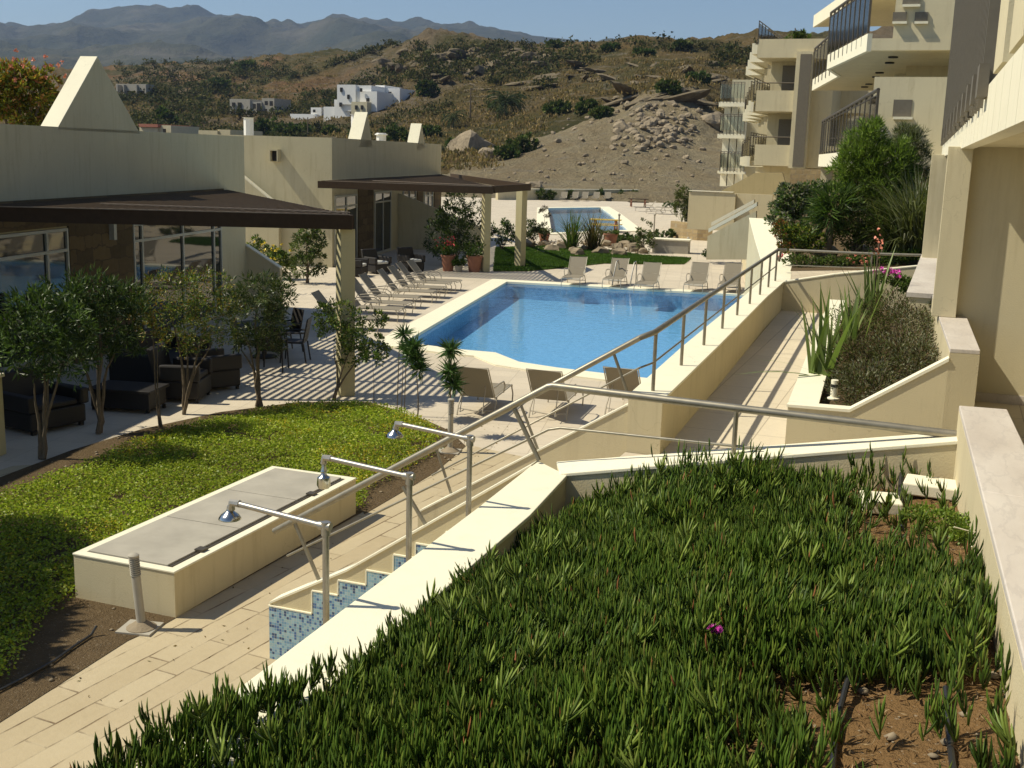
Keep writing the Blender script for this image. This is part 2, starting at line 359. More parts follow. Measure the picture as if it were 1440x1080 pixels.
def crown(name,blobs,n,L,W,cols,parent,mat='leaf',up=.35,out=.6,twigs=0,var=.35):
    """blobs: (cx,cy,cz,rx,ry,rz). Leaves gather in sprays on many small clumps through the volume."""
    B=np.array([list(b)+[b[3]]*(6-len(b)) if len(b)<6 else b for b in blobs],float)
    wt=(B[:,3]*B[:,4]*B[:,5])**.7; wt/=wt.sum()
    ncl=max(6,n//22); k=rng.choice(len(B),ncl,p=wt); q=unit(rng.normal(size=(ncl,3)))*(rng.uniform(.15,1,(ncl,1))**.45)*rng.uniform(.85,1.18,(ncl,1))
    cc=B[k,:3]+q*B[k,3:6]; rad=B[k,3:6].mean(1)
    j=rng.integers(0,ncl,n); off=unit(rng.normal(size=(n,3)))*rng.uniform(.1,1,(n,1))*(rad[j,None]*.22)
    p=cc[j]+off; d=unit(off)*.8+unit(p-B[k[j],:3])*out+V3(0,0,up)+rng.normal(size=(n,3))*.3
    shade=rng.uniform(1-var,1+var,(ncl,1))[j]
    C=lc(n,cols,.25)*shade
    V,Fq,C=leaves(p,d,L*rng.uniform(.7,1.25,n),W*rng.uniform(.8,1.2,n),C)
    return rawmesh(name,V,Fq,mat,parent,col=C)
def limbs(name,base,tips,r,parent,mat='bark',wob=.12,split=.35):
    m=MB(); base=np.array(base,float); tips=[np.array(t,float) for t in tips]; ctr=sum(tips)/len(tips)
    for i,t in enumerate(tips):
        a=base+rng.normal(size=3)*V3(r,r,0)*.6
        k=a*(1-split)+ctr*split+rng.normal(size=3)*wob*np.linalg.norm(t-a)*.25*V3(1,1,.2)
        pts=[];n=6
        for q in range(n+1):
            u=q/n; pts.append((1-u)**2*a+2*u*(1-u)*k+u*u*t+rng.normal(size=3)*r*.35)
        m.tube(pts,[r*(1-.75*q/n) for q in range(n+1)],6)
    return m.build(name,mat,parent,smooth=True)
def bush(name,label,base,blobs,n,L,W,cols,cat='bush',group=None,stems=4,mat='leaf',r=.02,**kw):
    t=thing(name,label,cat,base,group)
    crown('foliage',blobs,n,L,W,cols,t,mat,**kw)
    tips=[np.array(b[:3])*.8+np.array(base)*.2+rng.normal(size=3)*.1*b[3] for b in (blobs*stems)[:stems]]
    limbs('stem',base,tips,r,t); return t
def blades(pos,n_each,L,W,cols,spread=.7,droop=.6,segs=4):
    """strap leaves arching from points pos (m,3): V,F,C"""
    m=len(pos); n=m*n_each; p=np.repeat(pos,n_each,0); az=rng.uniform(0,2*math.pi,n); tilt=np.abs(rng.normal(0,spread,n))
    l=L*rng.uniform(.6,1.15,n); dr=droop*rng.uniform(.3,1.3,n); w=W*rng.uniform(.7,1.2,n)
    h=np.stack([np.cos(az),np.sin(az),0*az],1); s=np.stack([-np.sin(az),np.cos(az),0*az],1)
    V=[];a=tilt.copy(); c=p.copy()
    for k in range(segs+1):
        u=k/segs; ww=(w*(1-u**2.2)*.5+.0005)[:,None]; V+= [c+s*ww,c-s*ww]
        c=c+(h*np.sin(a)[:,None]+V3(0,0,1)*np.cos(a)[:,None])*(l/segs)[:,None]; a=a+dr/segs*1.6
    V=np.stack(V,1).reshape(-1,3); K=2*(segs+1); b=np.arange(n)[:,None]*K
    Fq=np.concatenate([b+np.array([[2*k,2*k+1,2*k+3,2*k+2]]) for k in range(segs)],0)
    return V,Fq,np.repeat(lc(n,cols,.3),K,0)
# ================================================================ SETTING: ground sheets
def sheet(name,outer,z,mat,holes=(),kind='structure',label=None):
    bm=bmesh.new()
    for loop in [outer]+list(holes):
        vs=[bm.verts.new((p[0],p[1],z)) for p in loop]
        for i in range(len(vs)): bm.edges.new((vs[i],vs[(i+1)%len(vs)]))
    bmesh.ops.triangle_fill(bm,edges=bm.edges[:],use_beauty=True)
    for f in bm.faces:
        if f.normal.z<0: f.normal_flip()
    me=bpy.data.meshes.new(name); bm.to_mesh(me); bm.free(); me.materials.append(MAT[mat])
    o=bpy.data.objects.new(name,me); COL.objects.link(o); tag(o,label,None,None,kind); return o
POOL=[(-11.96,24.2),(-10.28,23.98),(-9.5,24.0),(-8.6,23.15),(-7.6,22.9),(-6.3,22.75),(-3.75,22.6),(-3.9,26.5),(-6.3,39.15),(-14.71,38.14)]
p2=[G(770,293)[:2],G(845,292)[:2],G(858,301)[:2],G(884,324)[:2],G(775,328)[:2]]
POOL2=[tuple(p) for p in p2]
sheet('pool_deck',[(-90,-6),(-2.8,-6),(-2.8,8.2),(-5.5,8.2),(-5.5,11.3),(-2.8,11.3),(-3.4,24),(-5.5,40),(2,60),(30,135),(-75,150),(-110,80)],0,'paving',[POOL,POOL2])
SOIL=[(-14,4),G(-260,1150)[:2],G(0,1017)[:2],G(180,902)[:2],(-6.64,8.4),(-6.6,12.3),G(512,724)[:2],G(560,696)[:2],G(612,665)[:2],G(655,628)[:2],G(632,606)[:2],G(600,592)[:2],G(520,566)[:2],G(420,566)[:2],G(310,580)[:2],G(200,604)[:2],G(100,634)[:2],G(0,672)[:2],(-14,10.5)]
sheet('path',[(-12,-5),(-2.81,-5),(-2.81,8.15),(-5.3,8.2),(-5.3,11.3),(-3.3,11.25),(-3.6,15.2),(-7.4,16.2),(-12,12)],.004,'pathc')
sheet('planting_bed',[tuple(p) for p in SOIL],.010,'soil')
def basin(poly,depth,name):
    m=MB(); n=len(poly)
    V=[(p[0],p[1],.0) for p in poly]+[(p[0],p[1],-depth) for p in poly]
    a=sum(poly[i][0]*poly[(i+1)%n][1]-poly[(i+1)%n][0]*poly[i][1] for i in range(n))
    Fs=[(i,n+i,n+(i+1)%n,(i+1)%n) for i in range(n)]
    m.add(V,Fs+[tuple(range(n,2*n))]); return struct(m.build(name,'basin'))
basin(POOL,.58,'pool_basin'); basin(POOL2,.45,'pool_basin')
struct(sheet('pool_water',POOL,-.05,'water')); struct(sheet('pool_water',POOL2,-.05,'water'))
def offset(poly,d):
    n=len(poly); out=[]; a=sum(poly[i][0]*poly[(i+1)%n][1]-poly[(i+1)%n][0]*poly[i][1] for i in range(n)); sg=1 if a>0 else -1
    for i in range(n):
        p=np.array(poly[i-1]);q=np.array(poly[i]);r=np.array(poly[(i+1)%n]); e1=unit(q-p);e2=unit(r-q)
        n1=np.array([e1[1],-e1[0]])*sg; n2=np.array([e2[1],-e2[0]])*sg; b=unit(n1+n2); out.append(tuple(q+b*d/max(.35,b@n1)))
    return out
def ring(name,poly,w,z0,z1,mat,inn=.03):
    A=offset(poly,-inn); B=offset(poly,w); n=len(poly); m=MB()
    V=[(*p,z0) for p in A]+[(*p,z1) for p in A]+[(*p,z0) for p in B]+[(*p,z1) for p in B]; Fs=[]
    for i in range(n):
        j=(i+1)%n; Fs+=[(n+i,n+j,3*n+j,3*n+i),(i,n+i,n+j,j),(2*n+i,2*n+j,3*n+j,3*n+i),(i,j,2*n+j,2*n+i)]
    m.add(V,Fs); bm=bmesh.new(); o=m.build(name,mat); bm.from_mesh(o.data); bmesh.ops.recalc_face_normals(bm,faces=bm.faces); bm.to_mesh(o.data); bm.free(); return struct(o)
ring('pool_coping',POOL,.62,-.04,.035,'coping'); ring('pool_coping',POOL2,.9,-.04,.04,'coping')
# corridor (raised walkway), its terrace floor and garden ground
sheet('walkway',[(-2.9,8.3),(.1,8.3),(.36,10.9),(-1.3,10.9),(-1.7,20),(-2.0,24.0),(-3.1,24.0),(-2.6,11.3)],1.5,'corr')
sheet('terrace_floor',[(.20,3),(6,3),(6,16),(.35,16),(.35,8.3)],1.98,'corr')
# wall under landing seen between the two stair walls
# ================================================================ stairs & walls
t=thing('staircase','cream staircase climbing from the path between two sloping walls with steel rails','stairs',(-4.0,9.8,0))
m=MB(); N=10; x0=-5.05; run=.235; rise=.15
for i in range(N): m.box(x0+i*run,x0+(i+1)*run+.002,8.36,11.19,.0,rise*(i+1)-.004)
m.box(x0+N*run,-2.6,8.36,11.19,0,1.5-.004)
m.build('steps','steps',t,bevel=.008)
def sloped_wall(name,label,Y,th,pts,zb,cap=.02,capw=.012):
    """front face at Y, pts [(x,z)] top line"""
    w=thing(name,label,'wall',(pts[0][0],Y,0))
    b=MB(); poly=[(x,Y,z-cap) for x,z in pts]; bot=[(pts[-1][0],Y,zb),(pts[0][0],Y,zb)]
    b.extr(poly+bot,(0,th,0)); b.build('wall_body','cream',w)
    c=MB(); top=[(x,Y-capw,z) for x,z in pts]; lo=[(x,Y-capw,z-cap) for x,z in pts][::-1]
    c.extr(top+lo,(0,th+2*capw,0)); c.build('coping','coping',w); return w
wb=sloped_wall('stair_wall','near sloping stair wall with a stepped blue mosaic panel under the showers',8.19,.17,[(-5.33,.54),(-4.55,.97),(-2.90,2.11)],0)
m=MB(); xs=[-5.33,-4.885,-4.625,-4.352,-4.095,-3.89,-3.62,-3.36,-3.1,-2.9]; zs=[.50,.715,.855,.99,1.17,1.30,1.44,1.58,1.72]
for i in range(len(zs)): m.box(xs[i],xs[i+1],8.172,8.1895,.0,zs[i])
m.build('mosaic_panel','mosaic',wb)
m=MB()
for i in range(len(zs)):
    m.box(xs[i]-.008,xs[i+1]-.008,8.168,8.1895,zs[i]+.001,zs[i]+.012)
    if i: m.box(xs[i]-.012,xs[i]-.0005,8.168,8.1895,zs[i-1]+.013,zs[i]+.0005)
m.build('mosaic_edge_trim','coping',wb)
wa=sloped_wall('stair_wall','far sloping stair wall between the steps and the pool deck',11.23,.17,[(-5.33,.5),(-2.96,1.99),(-2.8,2.06)],0)
# pool parapet
def slabwall(name,label,outer,inner,zb,zt,capo=.012,cap=.03,mat='cream',parts=True):
    """outer/inner: lists of (x,y); zt list or scalar"""
    n=len(outer); z=zt if hasattr(zt,'__len__') else [zt]*n
    w=thing(name,label,'wall',(outer[0][0],outer[0][1],zb)); b=MB(); c=MB()
    for i in range(n-1):
        P=[outer[i],outer[i+1],inner[i+1],inner[i]]; Z=[z[i],z[i+1],z[i+1],z[i]]
        b.prism(P,zb,[q-cap for q in Z])
        cx=sum(p[0] for p in P)/4; cy=sum(p[1] for p in P)/4
    O=[np.array(p,float) for p in outer]; I=[np.array(p,float) for p in inner]
    for i in range(n-1):
        def ex(p,q): v=unit(p-q); return tuple(p+v*capo)
        P=[ex(O[i],I[i]),ex(O[i+1],I[i+1]),ex(I[i+1],O[i+1]),ex(I[i],O[i])]
        c.prism(P,[q-cap+.0005 for q in (z[i],z[i+1],z[i+1],z[i])],[z[i],z[i+1],z[i+1],z[i]])
    b.build('wall_body',mat,w); c.build('coping','coping',w,bevel=.006); return w
slabwall('parapet_wall','long cream parapet beside the pool carrying the steel handrail',[(-2.93,11.2),(-3.12,14.6),(-3.38,21),(-3.52,24.2)],[(-2.57,11.2),(-2.72,15),(-3.0,21),(-3.10,24.2)],0,2.1)
# big retaining wall of the plant bed
RL=[(-2.72,-1.0),(-2.79,3.6),(-2.85,7.0),(-2.90,8.35)]; RI=[(-2.37,-1.0),(-2.44,4.6),(-2.49,7.0),(-2.57,8.06)]
slabwall('retaining_wall','tall cream retaining wall with a broad white top around the ice plant bed',RL,RI,0,2.1)
# far coping of the bed, climbing to the right
slabwall('bed_end_wall','cream wall at the far end of the ice plant bed, rising to the right below the rail',[(-2.75,8.36),(.22,8.36)],[(-2.62,8.06),(.20,8.06)],0.0,[2.106,2.70])
# marble capped parapet at right
def capwall(name,label,L,R,zb,zt,mat='cream'):
    w=thing(name,label,'wall',(L[0][0],L[0][1],zb)); b=MB(); c=MB()
    for i in range(len(L)-1):
        b.prism([L[i],L[i+1],R[i+1],R[i]],zb,zt-.04)
        o=.0
        c.prism([L[i],L[i+1],R[i+1],R[i]],zt-.0395,zt)
    b.build('wall_body',mat,w); c.build('marble_cap','marble',w,bevel=.006); return w
capwall('terrace_parapet','nearest terrace parapet with a wide pale marble cap, at the right edge',[(.52,1.0),(.37,3.95),(.28,6.05),(.18,8.25)],[(.90,1.0),(.75,3.95),(.60,6.0),(.485,8.28)],1.4,2.9)
capwall('terrace_parapet','second terrace parapet with a marble cap, beside the grey shrub planter',[(.11,10.9),(-.10,14.8),(-.12,15.5)],[(.365,10.93),(.205,15.1),(.19,15.5)],1.4,2.9)
# planter walls
pw=thing('planter_wall','cream planter wall with white top around the grey shrubs and the path light','wall',(-1.27,10.9,1.5))
b=MB(); b.extr([(-1.28,10.9,1.5),(.11,10.9,1.5),(.11,10.9,2.78),(-.71,10.9,2.22),(-1.28,10.9,2.21)],(0,.13,0)); b.build('front_wall','cream',pw)
c=MB(); c.extr([(-1.29,10.885,2.212),(-.71,10.885,2.222),(.11,10.885,2.782),(.11,10.885,2.815),(-.715,10.885,2.25),(-1.29,10.885,2.238)],(0,.16,0)); c.build('front_coping','coping',pw)
b=MB(); b.prism([(-1.28,11.035),(-1.02,11.035),(-1.52,20.0),(-1.78,20.0)],1.5,2.21); b.build('side_wall','cream',pw)
c=MB(); c.prism([(-1.295,11.047),(-1.01,11.047),(-1.51,20.0),(-1.795,20.0)],2.212,2.24); c.build('side_coping','coping',pw)
# walkway end wall
slabwall('garden_wall','cream wall closing the walkway below the shrub garden, rising to the right',[(-3.12,23.9),(-2.07,23.9),(-.39,23.9),(.3,23.9)],[(-3.12,24.08),(-2.07,24.08),(-.39,24.08),(.3,24.08)],1.2,[2.1,2.33,2.61,2.7])
# coping wall climbing away behind the parapet
q=[G(1110,392,2.13),G(1095,366,2.3),G(1080,340,2.5),G(1066,318,2.7)]
slabwall('garden_wall','white topped wall climbing away beyond the end of the parapet',[(-3.52,24.25),(-4.1,27.5),(-4.9,31.5),(-6.0,37)],[(-3.0,24.25),(-3.4,27.5),(-4.15,31.5),(-5.3,37)],0,[2.1,2.2,2.4,2.75])
# ================================================================ bed soil + ground cover surface
def bedz(x,y):
    u=np.clip((x+2.5)/2.8,0,1); zl=1.80+.16*np.clip((6.6-y)/1.5,0,1)+.10*np.clip((x+2.3)/.6,0,1); zr=2.40+.2*np.clip((7.7-y)/2.2,0,1)
    return zl+(zr-zl)*u
xs=np.linspace(-2.56,.44,110); ys=np.linspace(.2,8.07,240); X,Y=np.meshgrid(xs,ys)
lim=np.interp(Y,[1,3.95,6.05,8.25],[.52,.37,.28,.18])+.02; X=np.minimum(X,lim); lo=np.interp(Y,[0,4.6,7,8.07],[-2.38,-2.45,-2.50,-2.57]); X=np.maximum(X,lo)
Z=bedz(X,Y)+.05*(fbm(X*3,Y*3,4,3)-.5)+.03*(fbm(X*22,Y*22,3,9)-.5)
n1,n2=X.shape; I=np.arange(n1*n2).reshape(n1,n2)
Fq=np.stack([I[:-1,:-1],I[:-1,1:],I[1:,1:],I[1:,:-1]],-1).reshape(-1,4)
o=rawmesh('bed_soil',np.stack([X,Y,Z],-1).reshape(-1,3),Fq,'redsoil',smooth=True,origin=(0,0,0)); struct(o)
# ================================================================ railings
def rail_obj(name,label,paths,posts,group=None,mat='rail',base=None):
    t=thing(name,label,'railing',base,group)
    for nm,pt,r in paths: MB().tube(pt,r,10).build(nm,mat,t,smooth=True)
    for a,b,r in posts:
        m=MB(); m.tube([a,b],r,8)
        m.build('post',mat,t,smooth=True)
    return t
Y=8.275
zt=lambda x: np.interp(x,[-5.33,-4.55,-2.9],[.54,.97,2.11])
posts=[((-3.09,Y,2.52),(-2.87,Y,2.125),.02),((-4.07,Y,1.75),(-3.85,Y,1.44),.018),((-5.12,Y,1.28),(-4.88,Y,.79),.018),((-1.33,Y-.06,2.70),(-1.33,Y-.06,2.37),.018)]
rail_obj('handrail','near handrail with slanting struts beside the showers, running level across the bed end',
 [('top_rail',[(-5.33,Y,1.17),(-2.81,Y,2.73),(-2.775,Y,2.738),(.21,Y-.06,2.70)],.030),
  ('mid_rail',[(-5.2,Y,.96),(-2.80,Y,2.385),(-2.70,Y,2.41),(-1.13,Y-.05,2.44)],.011)],posts,base=(-2.8,Y,2.1))
Y=11.315
P=[((-3.14,Y,2.50),(-2.94,Y,2.02),.017),((-4.16,Y,1.86),(-3.94,Y,1.37),.017),((-5.16,Y,1.26),(-4.96,Y,.74),.017)]
px=[(915,543),(957,510),(987,483),(1013,461),(1033,445),(1052,430),(1067,415),(1081,405),(1094,395)]
def pc(y): return (-2.75-(y-11.3)*.0405)
ys_=[11.55,13.2,14.85,16.5,18.1,19.7,21.2,22.6,23.9]
for y in ys_: P.append(((pc(y),y,2.72),(pc(y),y,2.09),.02))
rail_obj('handrail','long handrail on vertical posts along the pool parapet, continuing down the far stair wall',
 [('top_rail',[(-5.3,Y,1.16),(-2.87,Y,2.69),(pc(11.5),11.5,2.735),(pc(18),18,2.735),(pc(24),24,2.735),(-3.1,24.1,2.735)],.031),
  ('mid_rail',[(-5.2,Y,.92),(-2.87,Y,2.37),(pc(11.5),11.5,2.41),(pc(18),18,2.41),(pc(24),24,2.41)],.011)],P,base=(-2.75,11.5,2.1))
rail_obj('handrail','short level handrail in front of the shrub garden at the walkway end',
 [('top_rail',[(-3.05,24.12,2.735),(-1.4,24.0,2.76),(.15,24.0,2.80)],.03),('mid_rail',[(-3.1,24.1,2.42),(-1.4,24.0,2.47),(.15,24.0,2.56)],.011)],
 [((-1.4,24.0,2.75),(-1.4,24.0,2.45),.02),((.1,24.0,2.8),(.1,24.0,2.6),.02)],base=(-1.4,24,2.45))
# ================================================================ showers
shl=['leftmost shower pole, over the end of the mosaic wall','middle shower pole with a narrow tilted chrome head','farthest shower pole, nearest to the sun loungers']
for i,((tx,ty),(hx,hy)) in enumerate((((458,740),(333,729)),((576,670),(462,660)),((661,617),(563,608)))):
    T0=GX(tx,ty,-2.93); Yp=T0[1]; z=T0[2]; E=GY(hx,hy,Yp+.05); E[2]=z+.03
    t=thing('outdoor_shower',shl[i],'shower',(-2.93,Yp,0),'galvanised shower poles along the retaining wall')
    MB().tube([(-2.93,Yp,0),(-2.93,Yp,z-.03),(-2.93,Yp,z)],.0185,10).build('pole','galv',t,smooth=True)
    m=MB().tube([(-2.93,Yp,z-.05),(-2.93,Yp,z+.024)],.025,10); m.tube([(-2.97,Yp,z),(-2.90,Yp,z)],.024,10); m.build('elbow','galv',t,smooth=True)
    MB().tube([(-2.95,Yp,z),tuple(E)],.0165,10).build('arm','galv',t,smooth=True)
    m=MB(); m.tube([tuple(E+V3(.02,0,0)),tuple(E+V3(-.03,0,.0)),tuple(E+V3(-.035,0,-.04))],.022,8)
    if i==1:
        m.build('elbow','galv',t,smooth=True)
        MB().lathe(E+V3(-.035,0,0),[(.012,-.03),(.016,-.07),(.022,-.09),(.014,-.10),(.022,-.115),(.040,-.13),(.045,-.18),(.034,-.2),(.0,-.2)],14).build('shower_head','chrome',t,smooth=True)
    else:
        m.build('elbow','galv',t,smooth=True)
        MB().lathe(E+V3(-.045,0,0),[(.014,-.02),(.018,-.045),(.02,-.048),(.024,-.052),(.05,-.072),(.062,-.09),(.062,-.097),(.0,-.10)],18).build('shower_head','chrome',t,smooth=True)
# ================================================================ service hatch (tank)
t=thing('service_hatch','low cream box with three grey hinged covers standing beside the path','service box',(-7.25,10.36,0))
x0,x1,y0,y1=-7.85,-6.64,8.56,12.17
m=MB(); w=.09; zt_=.46
m.box(x0,x1,y0,y0+w,0,zt_); m.box(x0,x1,y1-w,y1,0,zt_); m.box(x0,x0+w,y0+w,y1-w,0,zt_); m.box(x1-w,x1,y0+w,y1-w,0,zt_); m.build('box_wall','cream',t)
m=MB(); zc=zt_+.022; z_=zt_+.0005
m.box(x0-.008,x1+.008,y0-.008,y0+w,z_,zc); m.box(x0-.008,x1+.008,y1-w,y1+.008,z_,zc); m.box(x0-.008,x0+w,y0+w+.001,y1-w-.001,z_,zc); m.box(x1-w,x1+.008,y0+w+.001,y1-w-.001,z_,zc); m.build('rim','coping',t,bevel=.006)
ya=G(225,726,.48)[1]; yb=G(309,688,.48)[1]
for a,b_ in ((y0+w+.01,ya-.008),(ya+.008,yb-.008),(yb+.008,y1-w-.01)):
    MB().box(x0+w+.01,x1-w-.06,a,b_,zt_-.02,zt_+.035).build('cover','concrete',t,bevel=.006)
MB().box(x1-w-.055,x1-w-.02,y0+w+.02,y1-w-.02,zt_-.1,zt_+.018).build('hinge_bar','darkrail',t)
for yy in (9.15,11.3): MB().box(x1-w-.075,x1-w+.02,yy-.05,yy+.05,zt_+.02,zt_+.05).build('hinge','darkrail',t)
# ================================================================ bollard lights
def bollard(b,h,lean,label):
    t=thing('bollard_light',label,'bollard light',b,'pole lights along the path'); b=np.array(b)
    top=b+V3(lean[0],lean[1],h)
    MB().tube([b+V3(0,0,.05),b+(top-b)*.72],.042,14).build('pole','concrete',t,smooth=True)
    m=MB(); n=9
    for i in range(n):
        c=b+(top-b)*(.73+.25*i/n); m.lathe(c,[(.034,0),(.05,.004),(.05,.010),(.034,.014)],14)
    m.build('louvre','concrete',t,smooth=False)
    MB().tube([b+(top-b)*.72,b+(top-b)*.985],.031,12).build('lamp_tube','cushion',t,smooth=True)
    MB().lathe(b+(top-b)*.975,[(.05,0),(.052,.02),(.04,.032),(0,.036)],14).build('cap','concrete',t,smooth=True)
    m=MB(); m.lathe(b,[(.14,0),(.14,.02),(.11,.035),(.075,.06),(.055,.075)],14); m.build('base','rock',t,smooth=True)
    MB().obox((b[0]-.02,b[1]),12,.34,.30,.0,.025).build('base_plate','concrete',t)
bollard(G(199,884,0.012),.72,(-.06,.0),'leaning grey pole light on bare soil in front of the hatch box')
bollard(G(633,635,0.012),.82,(0,0),'straight grey pole light at the corner of the green bed, near the yucca')
# small planter light
t=thing('path_light','short cream path light at the front of the grey shrub planter','path light',G(1172,560,2.24))
b=G(1172,561,2.24); MB().lathe(b,[(.06,0),(.06,.012),(.034,.02),(.034,.15),(.036,.19),(.0,.195)],12).build('lamp_body','coping',t,smooth=True)
MB().lathe(b+V3(0,0,.12),[(.037,0),(.037,.03)],12).build('lens','glass',t,smooth=True)
# ================================================================ loungers
def lounger(cat_label,back=52,group=None):
    t=thing('sun_lounger',cat_label,'sun lounger',(0,0,0),group); L=1.28; a=math.radians(back); bl=.78
    hy,hz=L-.02,.33; ty,tz=hy+bl*math.cos(a),hz+bl*math.sin(a); W=.31
    MB().add([(-W+.03,.02,.335),(W-.03,.02,.335),(W-.03,hy,.325),(-W+.03,hy,.325),(-W+.03,.02,.327),(W-.03,.02,.327),(W-.03,hy,.317),(-W+.03,hy,.317)],[(0,1,2,3),(7,6,5,4),(0,4,5,1),(2,6,7,3),(1,5,6,2),(3,7,4,0)]).build('seat','sling',t)
    bw=W-.02; q=[(-bw,hy,hz),(bw,hy,hz),(bw,ty,tz),(-bw,ty,tz)]
    MB().extr(q,(0,.008*math.sin(a),-.008*math.cos(a))).build('backrest','sling',t)
    m=MB(); m.tube([(-W,.0,.30),(-W,.04,.33),(-W,hy,.32),(-W,ty,tz),(W,ty,tz),(W,hy,.32),(W,.04,.33),(W,.0,.30),(-W,.0,.30)],.014,6); m.build('frame','frame',t,smooth=True)
    for s in (-1,1):
        MB().tube([(s*(W+.01),.10,.33),(s*(W+.02),.02,.16),(s*(W+.02),.05,.0)],.013,6).build('leg','frame',t,smooth=True)
        MB().tube([(s*(W+.01),hy-.10,.33),(s*(W+.02),hy+.08,.16),(s*(W+.02),hy+.16,0)],.014,6).build('leg','frame',t,smooth=True)
        MB().tube([(s*(W+.02),hy-.52,.32),(s*(W+.05),hy-.50,.46),(s*(W+.055),hy-.38,.55),(s*(W+.05),hy-.1,.56),(s*(W+.02),hy+.12,.53)],.015,6).build('armrest','frame',t,smooth=True)
    MB().tube([(-W,hy+.12,.12),(0,hy+.18,.1),(W,hy+.12,.12)],.011,6).build('stretcher','frame',t,smooth=True)
    q=hy+.32*math.cos(a); z_=hz+.32*math.sin(a)
    MB().tube([(-.2,hy+.2,.11),(-.2,hy+.42,.12),(-.2,q,z_),(.2,q,z_),(.2,hy+.42,.12),(.2,hy+.2,.11)],.009,6).build('back_prop','frame',t,smooth=True); return t
L0=lounger('',50)
used=[False]
def put(loc,ang,label,group,sc=1.):
    r=math.radians(ang)
    if not used[0]: o=L0; used[0]=True; o.location=tuple(map(float,loc)); o.rotation_euler=(0,0,r); o['label']=label; o['group']=group; o.scale=(sc,)*3
    else: o=dup(L0,loc,r,label,group,sc)
    return o
g1='loungers with their backs to the camera, near the stairs'
# near: back legs visible at px; feet point to the pool (+Y dir -> lounger local +y is head) so rotate 180-ish
BT=(1.26+.78*math.cos(math.radians(50)),.33+.78*math.sin(math.radians(50)))
def puttop(x,y,an,lb,g):
    p=G(x,y,BT[1]); a=math.radians(an); hd=np.array([-math.sin(a),math.cos(a)]); c=p[:2]-hd*BT[0]; return put((c[0],c[1],0),an,lb,g)
for x,y,an,lb in ((662,517,187,'leftmost of the three near loungers, beside the slim yucca trunk'),(765,521,185,'middle one of the three near loungers, crossed by the handrail'),(873,518,182,'rightmost of the three near loungers, beside the end of the parapet')): puttop(x,y,an,lb,g1)
g2='loungers facing the camera at the far end of the pool'
for x,y,an,lb in ((814,361,9,'far lounger standing alone left of the pool ladder'),(873,363,6,'far lounger directly behind the pool ladder'),(918,369,5,'far lounger just right of the pool ladder'),(986,369,4,'far lounger fourth from the left, clear of the handrail'),(1032,370,4,'far lounger farthest right, seen through the handrail')): puttop(x,y,an,lb,g2)
g3='loungers in the row on the left side of the pool'
nm=['farthest','second farthest','third from the far end','fourth from the far end','fourth from the near end','third from the near end','second nearest','nearest, half hidden by the pergola column and shrub']
for i,(x,y) in enumerate(((576,366),(560,369),(549,374),(534,379),(509,385),(494,392),(478,399),(443,410))): puttop(x,y,100+(-3,2,-1,3,0,-2,1,4)[i],'lounger in the left pool side row, '+nm[i],g3)
g4='tiny loungers beyond the second pool'
for i,px_ in enumerate((790,806,820,836,852)):
    p=G(px_,283,0); put((p[0],p[1],0),10,'tiny distant lounger beyond the second pool, %s from the left'%('first','second','third','fourth','fifth')[i],g4)
for px_,py_,lb in ((893,297,'first'),(908,300,'second'),(922,301,'third')):
    p=G(px_,py_,0); put((p[0],p[1],0),-70,'distant lounger on the deck right of the second pool, %s from the left'%lb,'distant loungers right of the second pool')
# pool ladder
t=thing('pool_ladder','steel pool ladder at the far edge of the main pool','ladder',G(878,400,0))
p=G(878,402,0); dx=.33
for s in (-1,1):
    x=p[0]+s*dx; y=p[1]
    MB().tube([(x,y+.35,0.03),(x,y+.33,.75),(x,y+.2,.88),(x,y-.0,.85),(x,y-.35,.3),(x,y-.45,-.1),(x,y-.45,-1.0)],.022,8).build('side_rail','steel',t,smooth=True)
for z in (-.25,-.55,-.85): MB().tube([(p[0]-dx,p[1]-.45,z),(p[0]+dx,p[1]-.45,z)],.025,8).build('rung','steel',t,smooth=True)
